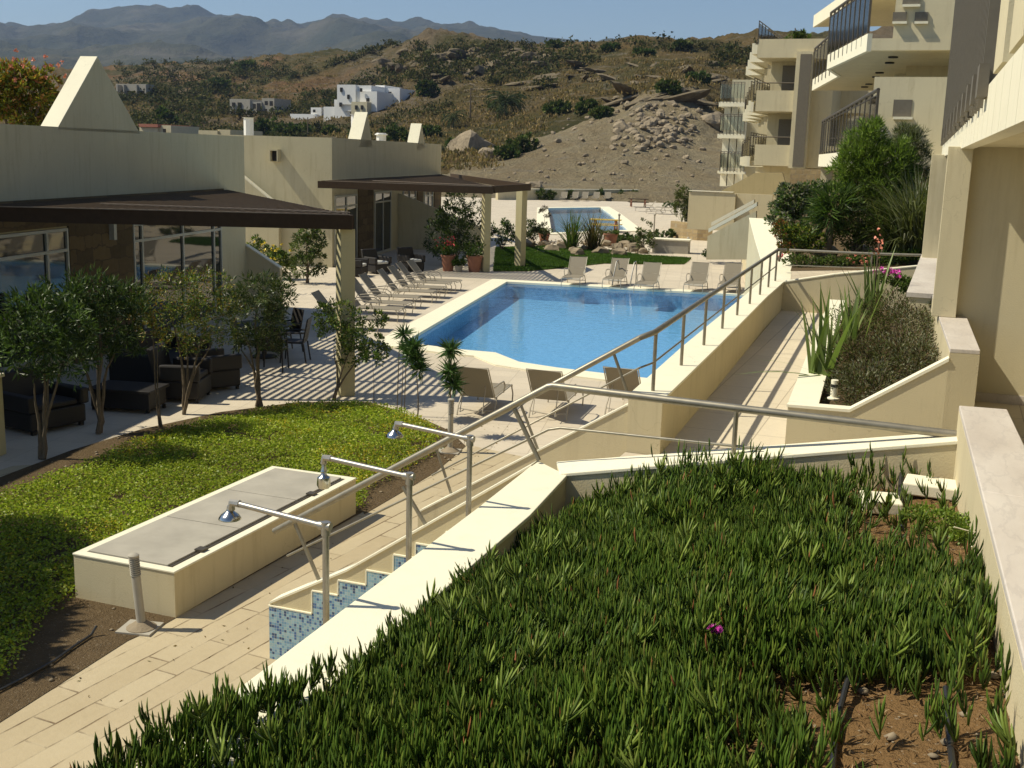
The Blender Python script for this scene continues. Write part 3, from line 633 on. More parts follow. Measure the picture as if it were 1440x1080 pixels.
# ================================================================ LEFT BUILDINGS (pool villas)
FA=101.6; fa=math.radians(FA); f2=np.array([math.cos(fa),math.sin(fa)]); n2_=np.array([math.sin(fa),-math.cos(fa)])
P1=np.array([-17.,20.])
def fp(P,s,d=0.): q=P+f2*s+n2_*d; return (float(q[0]),float(q[1]))
def sof(P,x,y): g=GP(x,y,(P[0],P[1],0),FA); return float((g[:2]-P)@f2), float(g[2])
def fbox(m,P,s0,s1,d0,d1,z0,z1):
    return m.prism([fp(P,s0,d0),fp(P,s1,d0),fp(P,s1,d1),fp(P,s0,d1)],z0,z1)
def window(parent,P,s0,s1,z0,z1,mull,trans,fw_=.06,name='window',mat='whiteframe',d=.0):
    """frame with mullions at s in mull, transoms at z in trans; panes between"""
    m=MB(); fbox(m,P,s0,s0+fw_,d,d+.06,z0,z1); fbox(m,P,s1-fw_,s1,d,d+.06,z0,z1)
    fbox(m,P,s0+fw_+.001,s1-fw_-.001,d,d+.06,z1-fw_,z1); fbox(m,P,s0+fw_+.001,s1-fw_-.001,d,d+.06,z0,z0+fw_)
    for z in trans: fbox(m,P,s0+fw_+.001,s1-fw_-.001,d,d+.058,z-fw_*.5,z+fw_*.5)
    zz=[z0+fw_+.001]+[z for z in trans]+[z1-fw_-.001]
    for s in mull:
        for a,b in zip(zz[:-1],zz[1:]): fbox(m,P,s-fw_*.55,s+fw_*.55,d,d+.062,a+(fw_*.5+.001 if a in trans else 0),b-(fw_*.5+.001 if b in trans else 0))
    w=m.build(name,mat,parent)
    ss=[s0+fw_]+[x for x in mull]+[s1-fw_]; zz=[z0+fw_]+list(trans)+[z1-fw_]
    for a,b in zip(ss[:-1],ss[1:]):
        for c,e in zip(zz[:-1],zz[1:]):
            fbox(MB(),P,0,1,0,1,0,1); p=MB(); fbox(p,P,a+.012,b-.012,d+.01,d+.022,c+.012,e-.012); p.build('pane','glass',w)
    return w
def pergola(name_label,C,P,sR,cols,inner,base_label,zb=3.10,zt=3.355,sF=None):
    t=thing('pergola',name_label,'pergola',(C[0],C[1],0)); C=np.array(C[:2],float)
    dC=float((C-P)@n2_); sC=float((C-P)@f2)
    # front fascia: from facade to C
    sF=sC if sF is None else sF
    m=MB(); m.wall(fp(P,sF,.02),tuple(C),.11,zb,zt,1); m.build('front_beam','wood',t)
    A_=np.array(fp(P,sF,.3)); m=MB(); m.wall(tuple(A_+f2*.012),tuple(C+f2*.012-n2_*.05),.03,zt+.0005,zt+.018,1); m.build('front_edge_highlight','edgelit',t)  # added pale strip drawing the highlight on the front beam edge
    u_=C-n2_*.9+f2*.9; m=MB(); m.wall(tuple(np.array(fp(P,sF+1.6,.25*dC))),tuple(C+f2*.16-n2_*.1),.05,zb+.285,zb+.305,1); m.build('inner_edge_highlight','edgelit',t)  # second added strip, paints the light line along the inner beam
    F1=fp(P,sR,.02); m=MB(); 
    Cq=C+f2*.115
    m.wall(tuple(Cq),F1,.11,zb,zt-.001,1); m.build('edge_beam','wood',t)
    for off in inner:
        # beam parallel to front at distance off, ends on the diagonal
        u=off/(sR-sC); dd=dC*(1-u)-.15; m=MB(); fbox(m,P,sC+off,sC+off+.1,.02,dd,zb+.02,zb+.2); m.build('cross_beam','wood',t)
    m=MB(); k=0; d=.12
    while d<dC-.14:
        smax=sC+(sR-sC)*(1-d/dC)-.1
        if smax>sC+.25: fbox(m,P,sF+(sC-sF)*d/dC+.13,smax,d,d+.06,zb+.225,zb+.268)
        d+=.165
    m.build('slats','woodtop',t)
    for c in cols:
        MB().obox((c[0],c[1]),-42,.28,.28,0,zb-.001).build('column','ochrecol',t,bevel=.01)
    return t
MAT['ochrecol']=M_plaster('column_render',(.46,.41,.24),.1,.003,.15)
def villa(label,P,s0,s1,zt,depth,lab_gables):
    t=thing('pool_villa',label,'villa',(*fp(P,s1),0)); m=MB(); fbox(m,P,s0,s1,-depth,0,0,zt-.25); m.build('wall','bldg',t)
    w=.22; m=MB(); fbox(m,P,s0,s1,-w,.0,zt-.2495,zt); fbox(m,P,s0,s1,-depth,-depth+w,zt-.2495,zt); fbox(m,P,s1-w,s1,-depth+w+.001,-w-.001,zt-.2495,zt); fbox(m,P,s0,s0+w,-depth+w+.001,-w-.001,zt-.2495,zt); m.build('roof_parapet','bldg',t)
    return t
def gable(t,P,a,b,c,th):
    A=[GP(x,y,(P[0],P[1],0),FA) for x,y in (a,b,c)]; zb=min(A[0][2],A[2][2]); 
    q=[V3(*(p[:2]+n2_*.0),p[2]) for p in A]; q[0][2]=q[2][2]=zb
    MB().extr(q,(*(-n2_*th),0)).build('gable_fin','coping' if 0 else 'bldg',t)
    # left slope only: its sunlit brightness put in as a lighter skin
    d=unit(q[1]-q[0]); up=V3(-d[2]*f2[0],-d[2]*f2[1],abs(d@V3(*f2,0)))*1.0
    up=unit(up)*.012; m=MB(); m.add([q[0],q[1],q[1]+V3(*(-n2_*th),0),q[0]+V3(*(-n2_*th),0)]+[v+up for v in (q[0],q[1],q[1]+V3(*(-n2_*th),0),q[0]+V3(*(-n2_*th),0))],[(0,1,2,3),(7,6,5,4),(0,4,5,1),(1,5,6,2),(2,6,7,3),(3,7,4,0)]); m.build('fin_lit_slope','coping',t)
def s_at(P,x):
    lo,hi=-40,60
    for _ in range(50):
        mm=(lo+hi)/2
        if proj((*fp(P,mm),3.))[0]<x: lo=mm
        else: hi=mm
    return lo
sR1=sof(P1,343,190)[0]
v1=villa('nearest pool villa on the left with one tall triangular roof fin and stone clad front',P1,-12,sR1,4.79,9,None)
gable(v1,P1,(80,181),(137,80),(197,188),.38)
sw1,_=sof(P1,92,322); sm1,_=sof(P1,62,325); s2a,_=sof(P1,184,315); s2b,_=sof(P1,309,308); 
window(v1,P1,-9.5,sw1,.3,2.80,[-6.2,sm1],[2.36]); 
window(v1,P1,s2a,s2b,.05,2.74,[s2a+.42,(s2a+s2b)/2+.1,s2b-.5],[2.34])
for q_ in ((sw1+.05,s2a-.03,.002,.05,0,3.4),(-11.9,sw1+.045,.002,.05,2.84,3.4),(s2a-.025,s2b+.2,.002,.05,2.78,3.4)):
    m=MB(); fbox(m,P1,*q_); m.build('stone_cladding','cladding',v1)
sl,_=sof(P1,152,322); m=MB(); fbox(m,P1,sl-.06,sl+.06,.052,.17,2.45,2.85); m.build('wall_light','whiteframe',v1)
C1=G(495,323,3.10)[:2]
sc1=sof(P1,320,265)[0]
pergola('dark slatted pergola of the nearest villa, its corner on a square column',C1,P1,sc1,[(-10.27,18.42)],[1.15,3.4,5.6],'',sF=s_at(P1,-45))
# second villa
C2=G(693,272,3.12)[:2]; P2=C2-n2_*6.6
sL2=s_at(P2,467); sR2=s_at(P2,620)
z2=sof(P2,470,203)[1]
v2=villa('second pool villa with two triangular roof fins, behind the row of loungers',P2,sL2,sR2,4.95,11,None)
gable(v2,P2,(505,206),(517,158),(524,207),.55); gable(v2,P2,(586,211),(593,174),(599,211),.55)
for a,b_,z0,ms in ((470,501,.05,[.6]),(526,549,.05,[.5]),(566,584,.9,[.5]),(596,608,.05,[])):
    sa=s_at(P2,a); sb=s_at(P2,b_); window(v2,P2,sa,sb,z0,2.75,[sa+(sb-sa)*.5],[2.3],.07)
for q_ in ((s_at(P2,503),s_at(P2,524)),(s_at(P2,586),s_at(P2,594)),(s_at(P2,610),sR2-.05)):
    m=MB(); fbox(m,P2,*q_,.002,.05,0,3.3); m.build('stone_cladding','cladding',v2)
pergola('dark slatted pergola of the second villa behind the lounger row',C2,P2,sR2-.2,[(G(682,382)[0],G(682,382)[1])],[1.2,3.6,6,9],'')
t=thing('pergola','short dark pergola end on a rope textured column beside the far lawn','pergola',G(734,268,3.1)*V3(1,1,0))
c3_=G(734,268,3.1); m=MB(); m.obox((c3_[0],c3_[1]),-20,.32,.32,0,3.1); m.build('column','ochrecol',t)
a=C2+f2*.4; m=MB(); m.wall(tuple(a),(c3_[0]+.35,c3_[1]+.1),.14,3.12,3.38,1); m.build('edge_beam','wood',t)
m=MB(); m.wall((c3_[0]+.3,c3_[1]+.15),tuple(np.array(fp(P2,sR2+3,0))),.14,3.10,3.36,1); m.build('rear_beam','wood',t)
# wall vent box with hood on second villa's end wall
sv=-(0)
q=GP(389,219,(*fp(P2,sL2),0),FA-90); w=thing('wall_lamp','small square hooded lamp on the sunlit end wall of the second villa','wall lamp',q)
m=MB(); d=-f2; 
u_=n2_; 
def lbox(m,q,a0,a1,b0,b1,z0,z1):
    P=[q[:2]+u_*a0+d*b0,q[:2]+u_*a1+d*b0,q[:2]+u_*a1+d*b1,q[:2]+u_*a0+d*b1]; return m.prism([tuple(p) for p in P],q[2]+z0,q[2]+z1)
lbox(m,q,-.17,.17,.003,.12,-.22,.24); m.build('housing','bldg',w); m=MB(); lbox(m,q,-.17,.17,.121,.34,.19,.24); lbox(m,q,-.17,-.13,.121,.34,-.22,.189); lbox(m,q,.13,.17,.121,.34,-.22,.189); m.build('hood','bldg',w); m=MB(); lbox(m,q,-.12,.12,.121,.14,-.2,.18); m.build('lens','dark',w)
# low yard wall between villas
a=np.array(fp(P1,sR1)); Ly=1.; 
while proj((*(a+n2_*Ly),1.))[0]<386: Ly+=.05
za_=ZAT(346,(*a,0)); ze_=ZAT(378,(*(a+n2_*Ly),0)); m=MB(); w=thing('yard_wall','low ochre wall sloping down beside the first villa behind the shrubs','wall',(*a,0)); e=a+n2_*Ly
m.wall(tuple(a),tuple(e),.18,0,[za_,ze_],1); m.build('wall_body','cream',w)
m=MB(); m.wall(tuple(a-f2*.02),tuple(e-f2*.02),.22,[za_+.002,ze_+.002],[za_+.04,ze_+.04],1); m.build('coping','coping',w)
# partition wall under second pergola
sp=s_at(P2,560); m=MB(); w=thing('partition_wall','low sloped partition wall in the shade under the second pergola','wall',(*fp(P2,sp),0)); m.wall(fp(P2,sp,.01),fp(P2,sp,4.2),.16,0,[2.6,1.1],1); m.build('wall_body','bldg',w)

w=thing('side_buttress','sloping topped wall piece against the sunlit end wall of the second villa','wall',(*fp(P2,sL2),0)); P_=(*(np.array(fp(P2,sL2))-f2*.3),0)
q=[GP(x,y,P_,FA-90) for x,y in ((335,244),(392,291),(392,400),(335,400))]; MB().extr(q,(*(f2*.28),0)).build('wall_body','bldg',w)
q=[GP(x,y,P_,FA-90) for x,y in ((335,244),(392,291))]; MB().extr([q[0],q[1],q[1]+V3(0,0,.05),q[0]+V3(0,0,.05)],(*(f2*.28),0)).build('coping','coping',w)
w=thing('gate_pillar','ochre pillar cut by the left picture edge beside the first armchair','pillar',G(-8,640)); g=G(-10,640); m=MB(); m.obox((g[0],g[1]),10,.26,.26,0,1.15); m.build('pillar_body','ochrecol',w); MB().obox((g[0],g[1]),10,.32,.32,1.151,1.2).build('pillar_cap','coping',w)
# ================================================================ RIGHT BUILDINGS
def pxb(m,x0,y0,x1,y1,Y,dep):
    a=GY(x0,y0,Y); b=GY(x1,y1,Y); c=GY(x0,y1,Y)
    return m.box(min(a[0],b[0]),max(a[0],b[0]),Y,Y+dep,min(a[2],b[2]),max(a[2],b[2]))
# ---- our own building at the right edge
t=thing('hotel_wing','near hotel wing at the right edge with square columns and a louvred balcony','building',(.6,15.3,0))
e0=G(1338,213,4.72)[:2]; e1=G(1440,163,4.72)[:2]; dr=unit(e1-e0); far=e0-dr*8.0; near=e0+dr*15.2
perp=np.array([-dr[1],dr[0]]);  perp=perp if perp[0]>0 else -perp
MB().prism([tuple(far+perp*.12),tuple(near+perp*.12),tuple(near+perp*5),tuple(far+perp*5)],4.724,5.1).build('balcony_slab','apt',t)
L=np.linalg.norm(near-far); k=int(L/.62); seg=L/k
for i in range(k):
    a=far+dr*seg*i; b=far+dr*(seg*(i+1)-.012)
    MB().prism([tuple(a),tuple(b),tuple(b+perp*.119),tuple(a+perp*.119)],4.70,5.06+.0).build('fascia_panel','coping',t)
i=0; s=.05
while s<16.4:
    a=far+dr*s
    m=MB(); m.prism([tuple(a-perp*.04),tuple(a+dr*.055-perp*.04),tuple(a+dr*.055+perp*.10),tuple(a+perp*.10)],4.93+.05*(i%2),7.9); m.build('louvre','louvre',t); s+=.235; i+=1
m=MB(); m.prism([tuple(far-perp*.03),tuple(far+dr*16.4-perp*.03),tuple(far+dr*16.4+perp*.07),tuple(far+perp*.07)],6.3,6.38); m.build('louvre_rail','louvre',t)
for s in (17.,18.4,19.8,21.2):
    a=far+dr*s; MB().prism([tuple(a),tuple(a+dr*.9),tuple(a+dr*.9+perp*.10),tuple(a+perp*.10)],5.102,6.6).build('balcony_wall','apt',t)
for s in (2.,4.2,6.4,8.6,10.2,11.6,13,14.2,15.3,16.3):
    a=far+dr*s; MB().prism([tuple(a-perp*.07),tuple(a+dr*.3-perp*.07),tuple(a+dr*.3-perp*.002),tuple(a-perp*.002)],4.98,5.2).build('rail_bracket','louvre',t)
xa=GY(1314,400,13.2)[0]; xc=GY(1349,400,13.2)[0]; MB().box(xa,xc,13.2,13.5,2.902,4.722).build('column','apt',t,bevel=.006)
MB().box(-.42,-.14,21.85,22.2,2.85,4.722).build('column','apt',t,bevel=.006)
MB().box(-.40,.0,15.6,22.6,1.3,2.84).build('rear_parapet','apt',t)
MB().box(-.44,.04,15.58,22.65,2.842,2.9).build('rear_cap','marble',t)
MB().box(xc+.001,6,13.36,13.7,1.98,4.722).build('terrace_wall','apt',t)
MB().box(.38,6,13.34,13.359,1.98,2.08).build('skirting','marble',t)
MB().box(2.2,2.5,-2,13.35,1.98,4.722).build('rear_wall','apt',t)
# ---- middle building
t=thing('apartment_block','middle apartment block with deep white edged balconies above the shrub garden','building',(2,36,0))
zs=7.4; A=G(1225,71,zs)[:2]; B=G(1168,97,zs)[:2]; C_=G(1183,107,zs)[:2]; D=G(1146,127,zs)[:2]
def slab(m,pts,z0,z1): return m.prism([tuple(p) for p in pts],z0,z1)
R0=A+np.array([9,0]); R1=D+np.array([14,0])
slab(MB(),[A,B,C_,D,R1,R0],zs,zs+.3).build('balcony_slab','apt',t)
m=MB()
for p,q in ((A,B),(B,C_),(C_,D)):
    m.wall(tuple(p),tuple(q),.12,zs-.02,zs+.42,1 if True else -1)
m.build('balcony_edge','coping',t)
def posts_rail(parent,p,q,z,h,n,name='balcony_railing',glass=True,curve=.0):
    p=np.array(p);q=np.array(q); m=MB(); rr=.035 if p[1]<50 else .022
    for i in range(n+1):
        c=p+(q-p)*i/n; m.tube([(c[0],c[1],z-.25),(c[0],c[1],z+h)],rr,5)
    m.tube([(*p,z+h),(*q,z+h)],rr*1.2,6); m.tube([(*p,z+h-.12),(*q,z+h-.12)],.02,5); o=m.build(name,'darkrail',parent)
    if glass:
        g=MB(); g.wall(tuple(p+(q-p)*.01),tuple(p+(q-p)*.99),.012,z+.05,z+h-.15,1); g.build('glass_panel','bglass',o)
    return o
posts_rail(t,A+np.array([-.12,.1]),B+np.array([-.12,0]),zs+.42,1.25,9); posts_rail(t,C_+np.array([-.12,0]),D+np.array([-.12,0]),zs+.42,1.2,7)
m=MB(); m.box(A[0]+.5,A[0]+8,A[1]+.02,A[1]+5,zs+.301,zs+3.3); m.build('upper_room','apt',t)
YA=A[1]
for bx in ((1256,17,1274,30),(1287,17,1304,30),(1270,-6,1293,6)):
    m=MB(); pxb(m,*bx,YA-.03,.06); m.build('vent','louvre',t); m=MB(); pxb(m,bx[0]-1,bx[3],bx[2]+1,bx[3]+3,YA-.12,.13); m.build('vent_sill','coping',t)
z3=10.55; A3=G(1187,12,z3)[:2]; D3=G(1147,38,z3)[:2]; slab(MB(),[A3-np.array([0,4])+np.array([.8,0]),A3,D3,D3+np.array([14,0]),A3+np.array([12,-4])],z3,z3+.3).build('balcony_slab','apt',t)
m=MB(); m.wall(tuple(A3),tuple(D3),.12,z3-.02,z3+.5,1); m.wall(tuple(A3-np.array([-.8,4])),tuple(A3),.12,z3-.02,z3+.5,1); m.build('balcony_edge','coping',t)
Yb=G(1235,108,zs)[1]
Yb=A[1]-.35; print('A',A); m=MB(); pxb(m,1230,108,1350,300,Yb,.4); m.build('lower_room','apt',t)
m=MB(); pxb(m,1257,140,1281,164,Yb-.02,.04); w=m.build('window','louvre',t); m=MB(); pxb(m,1256,164,1283,168,Yb-.15,.16); m.build('sill','coping',w)
xb=GY(1195,180,50)[0]+2.6
z1=4.75
m=MB(); m.box(xb,xb+8,36.6,D[1]+8,0,13); m.build('main_wall','apt',t)
E1=G(1157,229,z1-.1)[:2]; E0=np.array(GY(1228,200,Yb-1)[:2])
Yb=37.; P0=np.array([GY(1236,190,28.)[0],28.]); P9=np.array([GY(1156,225,D[1])[0],D[1]])
slab(MB(),[P0,P9,P9+np.array([9,0]),P0+np.array([7,0])],z1-.28,z1).build('balcony_slab','apt',t)
m=MB(); m.wall(tuple(P0),tuple(P9),.14,z1-.35,z1+.12,1); m.build('balcony_edge','coping',t)
posts_rail(t,P0+np.array([-.1,0]),P9+np.array([-.1,0]),z1+.15,1.3,15,glass=True)
for yy in (Yb+3,Yb+8): MB().box(xb-.5,xb-.02,yy,yy+.5,z1,zs).build('pillar','coping',t)
m=MB(); pxb(m,1155,232,1166,300,D[1],.6); m.build('pillar','apt',t)
for fx,fy in ((1259,80),(1254,88),(1240,102),(1235,108),(1225,118),(1219,122)):
    p=G(fx-3,fy,zs-.01); MB().lathe((p[0],p[1],zs-.04),[(.13,0),(.13,.038)],8).build('ceiling_lamp','dark',t)
# ---- far building, staggered bays
t=thing('apartment_block','farthest apartment block stepping away in three storeys of pale balconies','building',(-6,60,0))
Y0=58.; lev=[(4.35,),(7.25,),(10.15,)]
m=MB(); pxb(m,1129,84,1162,237,Y0+.6,9); m.build('stair_tower','apt',t)
m=MB(); pxb(m,1120.5,72,1131,237,Y0-.2,1.0); m.build('pilaster','apt',t); m=MB(); pxb(m,1126,76,1129.5,235,Y0-.24,.04); m.build('groove','louvre',t)
m=MB(); pxb(m,1066,55,1165,81,Y0+.0,10); m.build('roof_parapet','apt',t)
xl=GY(1066,100,Y0)[0]; xr=GY(1121,100,Y0)[0]
m=MB(); m.box(xl+.3,xr+.4,Y0+2.2,Y0+9,0,10); m.build('main_wall','apt',t)
for z,(yt,yb),nm in ((7.3,(127,157),0),(4.4,(203,234),1)):
    m=MB(); pxb(m,1064-nm*2,yt,1120-nm*3,yb,Y0-.0,.16); m.build('balcony_front','apt',t)
    za=GY(1090,yb,Y0)[2]; m=MB(); m.box(xl-.1,xr,Y0+.161,Y0+2.2,za,za+.25); m.build('balcony_slab','apt',t)
    m=MB(); m.box(xl-.22,xl-.1,Y0-.02,Y0+5,za-.02,za+.45); m.build('balcony_edge','coping',t)
    posts_rail(t,(xl-.15,Y0+.1),(xl-.15,Y0+5),za+.5,1.1,6)
    zt=GY(1090,yt,Y0)[2]; MB().tube([(xl,Y0+.05,zt+.35),(xr-.1,Y0+.05,zt+.35)],.03,5).build('hand_rail','darkrail',t)
    m=MB(); m.box(xr-1.0,xr-.15,Y0+2.15,Y0+2.19,za+.25,za+2.35); m.build('door','louvre',t)
for k in range(1,5):
    Yk=Y0+5*k; xk=xl-.95*k
    m=MB(); m.box(xk+.8,xk+8,Yk,Yk+5,0,10.2); m.build('main_wall','apt',t)
    for z in (4.3,7.2,10.15):
        m=MB(); m.box(xk-.1,xk+1,Yk,Yk+4.9,z,z+.22); m.build('balcony_slab','apt',t)
        m=MB(); m.box(xk-.25,xk-.1,Yk-.1,Yk+4.8,z-.05,z+.5); m.box(xk-.1,xk+.8,Yk-.1,Yk+.02,z-.05,z+.42); m.build('balcony_edge','coping',t)
        if z<10: posts_rail(t,(xk-.18,Yk),(xk-.18,Yk+4.8),z+.5,1.0,5)
zr_=GY(1066,55,Y0)[2]; posts_rail(t,(xl-.1,Y0),(xl-.1,Y0+8),zr_+.05,.8,8)
# wing further left
Y1=86.
for yt,yb in ((139,150),(184,195),(236,245)):
    m=MB(); pxb(m,1011-(yt>180)*2,yt+4,1047,yb,Y1,.5); pxb(m,1011,yt+4,1015,yb,Y1+.51,7); m.build('balcony_edge','coping',t)
    a=GY(1012,yt+4,Y1); b=GY(1046,yt+4,Y1); posts_rail(t,a[:2],b[:2],a[2]+.2,1.2,7); posts_rail(t,a[:2],a[:2]+np.array([-.5,7]),a[2]+.2,1.2,6)
m=MB(); pxb(m,1030,112,1062,262,Y1+2.2,8); m.build('rear_wall','apt',t)
for x in (1019,1028,1040): m=MB(); pxb(m,x,150,x+3,262,Y1+1.0,.4); m.build('pillar','coping',t)
# garden retaining features below the far block
w=thing('ramp_wall','ochre sunlit ramp wall under the farthest apartment block','wall',GY(1060,275,52)*V3(1,1,0))
A_=[GY(1012,270,55),GY(1062,243,55),GY(1100,243,55),GY(1110,276,55),GY(1012,276,55)]; MB().extr(A_[::1],(0,.3,0)).build('wall_body','ochre',w)
w=thing('stone_wall','rough stone base wall under the far stair tower','wall',GY(1130,260,54)*V3(1,1,0)); m=MB(); pxb(m,1112,237,1158,275,54,.4); m.build('wall_body','honey',w)
w=thing('garden_wall','pale boundary wall behind the clipped hedge, left of the stairs','wall',GY(1000,300,50)*V3(1,1,0)); m=MB(); pxb(m,969,270,1031,325,50.,.25); pxb(m,1031.5,272,1082,340,50.3,.25); m.build('wall_body','cream',w); m=MB(); pxb(m,968,268.5,1031,270,49.95,.35); m.build('coping','coping',w)
w=thing('stair_wall','far triangular stair wall with two white edges, left of the garden parapet','wall',GY(1030,340,40)*V3(1,1,0))
Yw=41.; pts=[GY(993,365,Yw),GY(995,332,Yw),GY(1063,297,Yw),GY(1063,365,Yw)]; MB().extr(pts,(0,.25,0)).build('wall_body','cream',w)
for (a,b) in (((996,327),(1064,290)),((1000,318),(1060,286))):
    p=GY(*a,Yw-.02 if a[0]==996 else Yw+2); q=GY(*b,Yw-.02 if a[0]==996 else Yw+2); MB().extr([p,q,q+V3(0,0,.14),p+V3(0,0,.14)],(0,.3,0)).build('coping','coping',w)
w=thing('stone_wall','low curved honey stone wall between the deck and the hedge','wall',G(975,335,0)); 
pp=[G(942,333,0),G(960,336,0),G(980,338,0),G(1000,339,0)]; m=MB()
for a,b in zip(pp[:-1],pp[1:]): m.wall(tuple(a[:2]),tuple(b[:2]),.35,0,.95,1)
m.build('wall_body','honey',w)
m=MB(); a=G(700,281,0)[:2]; b=G(962,281,0)[:2]; w=thing('boundary_wall','long low wall at the foot of the dirt slope behind the second pool','wall',(*((a+b)/2),0)); m.wall(tuple(a),tuple(b),.4,-.5,1.05,1); m.build('wall_body','cream',w); m=MB(); m.wall(tuple(a-np.array([0,.05])),tuple(b-np.array([0,.05])),.5,1.051,1.12,1); m.build('coping','coping',w)
# small utility box near far lawn
w=thing('utility_box','small grey concrete box beside the path to the far stairs','utility box',G(940,352,0)); g=G(941,356,0); m=MB(); m.obox((g[0],g[1]+.4),6,1.75,.9,0,.62); m.build('box','concrete',w); MB().obox((g[0],g[1]+.4),6,1.85,1.0,.621,.68).build('lid','coping',w)
# low wall end left of garden wall near parapet
w=thing('low_wall','narrow sloping cream kerb wall beside the rocks at the pool corner','wall',G(1045,400,0)); a=G(1042,372,0)[:2]; b=G(1052,412,0)[:2]; m=MB(); m.wall(tuple(a),tuple(b),.35,0,[.9,.35],1); m.build('wall_body','cream',w)
# ================================================================ TERRAIN
def terr(name,xs,ds,ctrl,noise,colf,mat,drop=None):
    """ctrl: {px_x:[(d,y)...]} ; polar grid around the viewpoint, heights solved from image rows"""
    kx=sorted(ctrl); Yg=np.zeros((len(ds),len(xs)))
    cols=[np.interp(ds,[c[0] for c in ctrl[k]],[c[1] for c in ctrl[k]]) for k in kx]
    for i in range(len(ds)): Yg[i]=np.interp(xs,kx,[c[i] for c in cols])
    X=np.repeat(xs[None],len(ds),0); D=np.repeat(ds[:,None],len(xs),1)
    rx=fw[0]*F+R_[0]*(X-CX)-U_[0]*(Yg-CY); ry=fw[1]*F+R_[1]*(X-CX)-U_[1]*(Yg-CY); rz=fw[2]*F+R_[2]*(X-CX)-U_[2]*(Yg-CY)
    h=np.hypot(rx,ry); Px=rx/h*D; Py=ry/h*D; Pz=H+rz/h*D
    Pz=Pz+noise(Px,Py,D,X,Yg)
    n1,n2=X.shape; I=np.arange(n1*n2).reshape(n1,n2)
    Fq=np.stack([I[:-1,:-1],I[:-1,1:],I[1:,1:],I[1:,:-1]],-1).reshape(-1,4)
    V=np.stack([Px,Py,Pz],-1).reshape(-1,3); col=colf(X,Yg,Px,Py,Pz,D).reshape(-1,3)
    o=rawmesh(name,V,Fq,mat,None,True,col,origin=(0,0,0)); struct(o); return o,(xs,ds,Px,Py,Pz,Yg)
def _hillmat():
    t=NT('hillside'); a=t.n('ShaderNodeAttribute',attribute_name='col'); p=t.pos(); 
    n=t.noise(p,.55,8,.72); n2=t.noise(p,.16,5,.6); n3=t.noise(p,2.6,5,.7)
    st=t.noise(t.pos((.25,.25,2.2)),.8,6,.65)
    c=t.mix(n,t.mix(1.,a.outputs['Color'],(.45,.43,.42),'MULTIPLY'),t.mix(1.,a.outputs['Color'],(1.45,1.42,1.35),'MULTIPLY'))
    c=t.mix(t.ramp(n2,[(.42,(0,0,0)),(.62,(.55,)*3)]),c,t.mix(.5,c,(.30,.20,.095)))
    c=t.mix(t.ramp(st,[(.55,(0,0,0)),(.66,(.5,)*3)]),c,(.30,.27,.22))
    c=t.mix(t.ramp(n3,[(.56,(0,0,0)),(.66,(.6,)*3)]),c,t.mix(1.,c,(.35,.36,.28),'MULTIPLY'))
    t.pbr(c,.95,t.bump(t.math('ADD',n,t.math('MULTIPLY',n3,.5)),2.2,1.),spec=.05); return t.m
MAT['hill']=_hillmat()
hc={-200:[(60,250),(110,232),(150,222),(250,205),(400,170),(600,135),(900,150)],
 160:[(60,300),(110,248),(150,226),(250,192),(380,150),(520,110),(620,98),(900,125)],
 250:[(60,300),(110,250),(150,228),(250,195),(350,160),(470,118),(600,92),(900,125)],
 350:[(60,310),(110,256),(150,230),(250,196),(345,163),(450,118),(560,86),(900,120)],
 440:[(60,320),(110,262),(150,236),(250,190),(345,163),(430,112),(520,84),(900,120)],
 520:[(60,330),(115,265),(150,240),(240,188),(330,148),(400,104),(450,76),(900,120)],
 600:[(60,330),(115,268),(150,243),(220,190),(290,140),(350,96),(410,62),(900,110)],
 700:[(60,340),(118,272),(140,252),(180,212),(240,160),(310,104),(380,66),(900,110)],
 800:[(60,340),(122,276),(135,262),(165,210),(210,160),(280,110),(350,68),(900,110)],
 900:[(60,345),(124,277),(135,262),(155,218),(185,150),(240,110),(320,64),(900,110)],
 960:[(60,345),(124,277),(135,262),(158,218),(192,145),(240,105),(320,62),(900,110)],
 1020:[(60,345),(124,278),(140,255),(165,215),(200,165),(250,105),(320,60),(900,110)],
 1100:[(60,345),(124,278),(140,240),(165,200),(200,160),(250,100),(320,56),(900,110)],
 1700:[(60,350),(124,278),(140,240),(165,200),(200,160),(250,100),(320,56),(900,110)]}
def hn(Px,Py,D,X,Yg):
    a=np.clip((D-122)/60,0,1); a2=np.clip((D-150)/200,0,1)
    rock=np.clip(1-abs(X-610)/120,0,1)*np.clip((D-280)/80,0,1)
    strata=fbm(Px*.012+Py*.03,Py*.12,4,31,ridge=True)
    z=a*1.1*(fbm(Px*.09,Py*.09,5,1)-.5)*2+a2*5.0*(fbm(Px*.06,Py*.06,6,17,.62,ridge=True)-.55)+np.exp(-((X-950)/75)**2)*np.exp(-((D-192)/16)**2)*5*fbm(Px*.12,Py*.12,5,19,.6,ridge=True)+a2*4.5*(fbm(Px*.03,Py*.03,6,2,.6)-.5)*2+rock*15*(fbm(Px*.05,Py*.04,5,5,ridge=True)-.55)+a2*3.2*(strata-.5)
    z+= -np.clip((124-D)/10,0,1)*2.6
    mound=np.exp(-((X-850)/120)**2)*np.clip((D-124)/20,0,1)*np.clip((200-D)/20,0,1)
    return z*(1-.75*mound)+mound*(1.0*(fbm(Px*.45+Py*.2,Py*.15,5,8,ridge=True)-.5)+3.2*(fbm(Px*.06,Py*.06,4,18,.55,ridge=True)-.5))
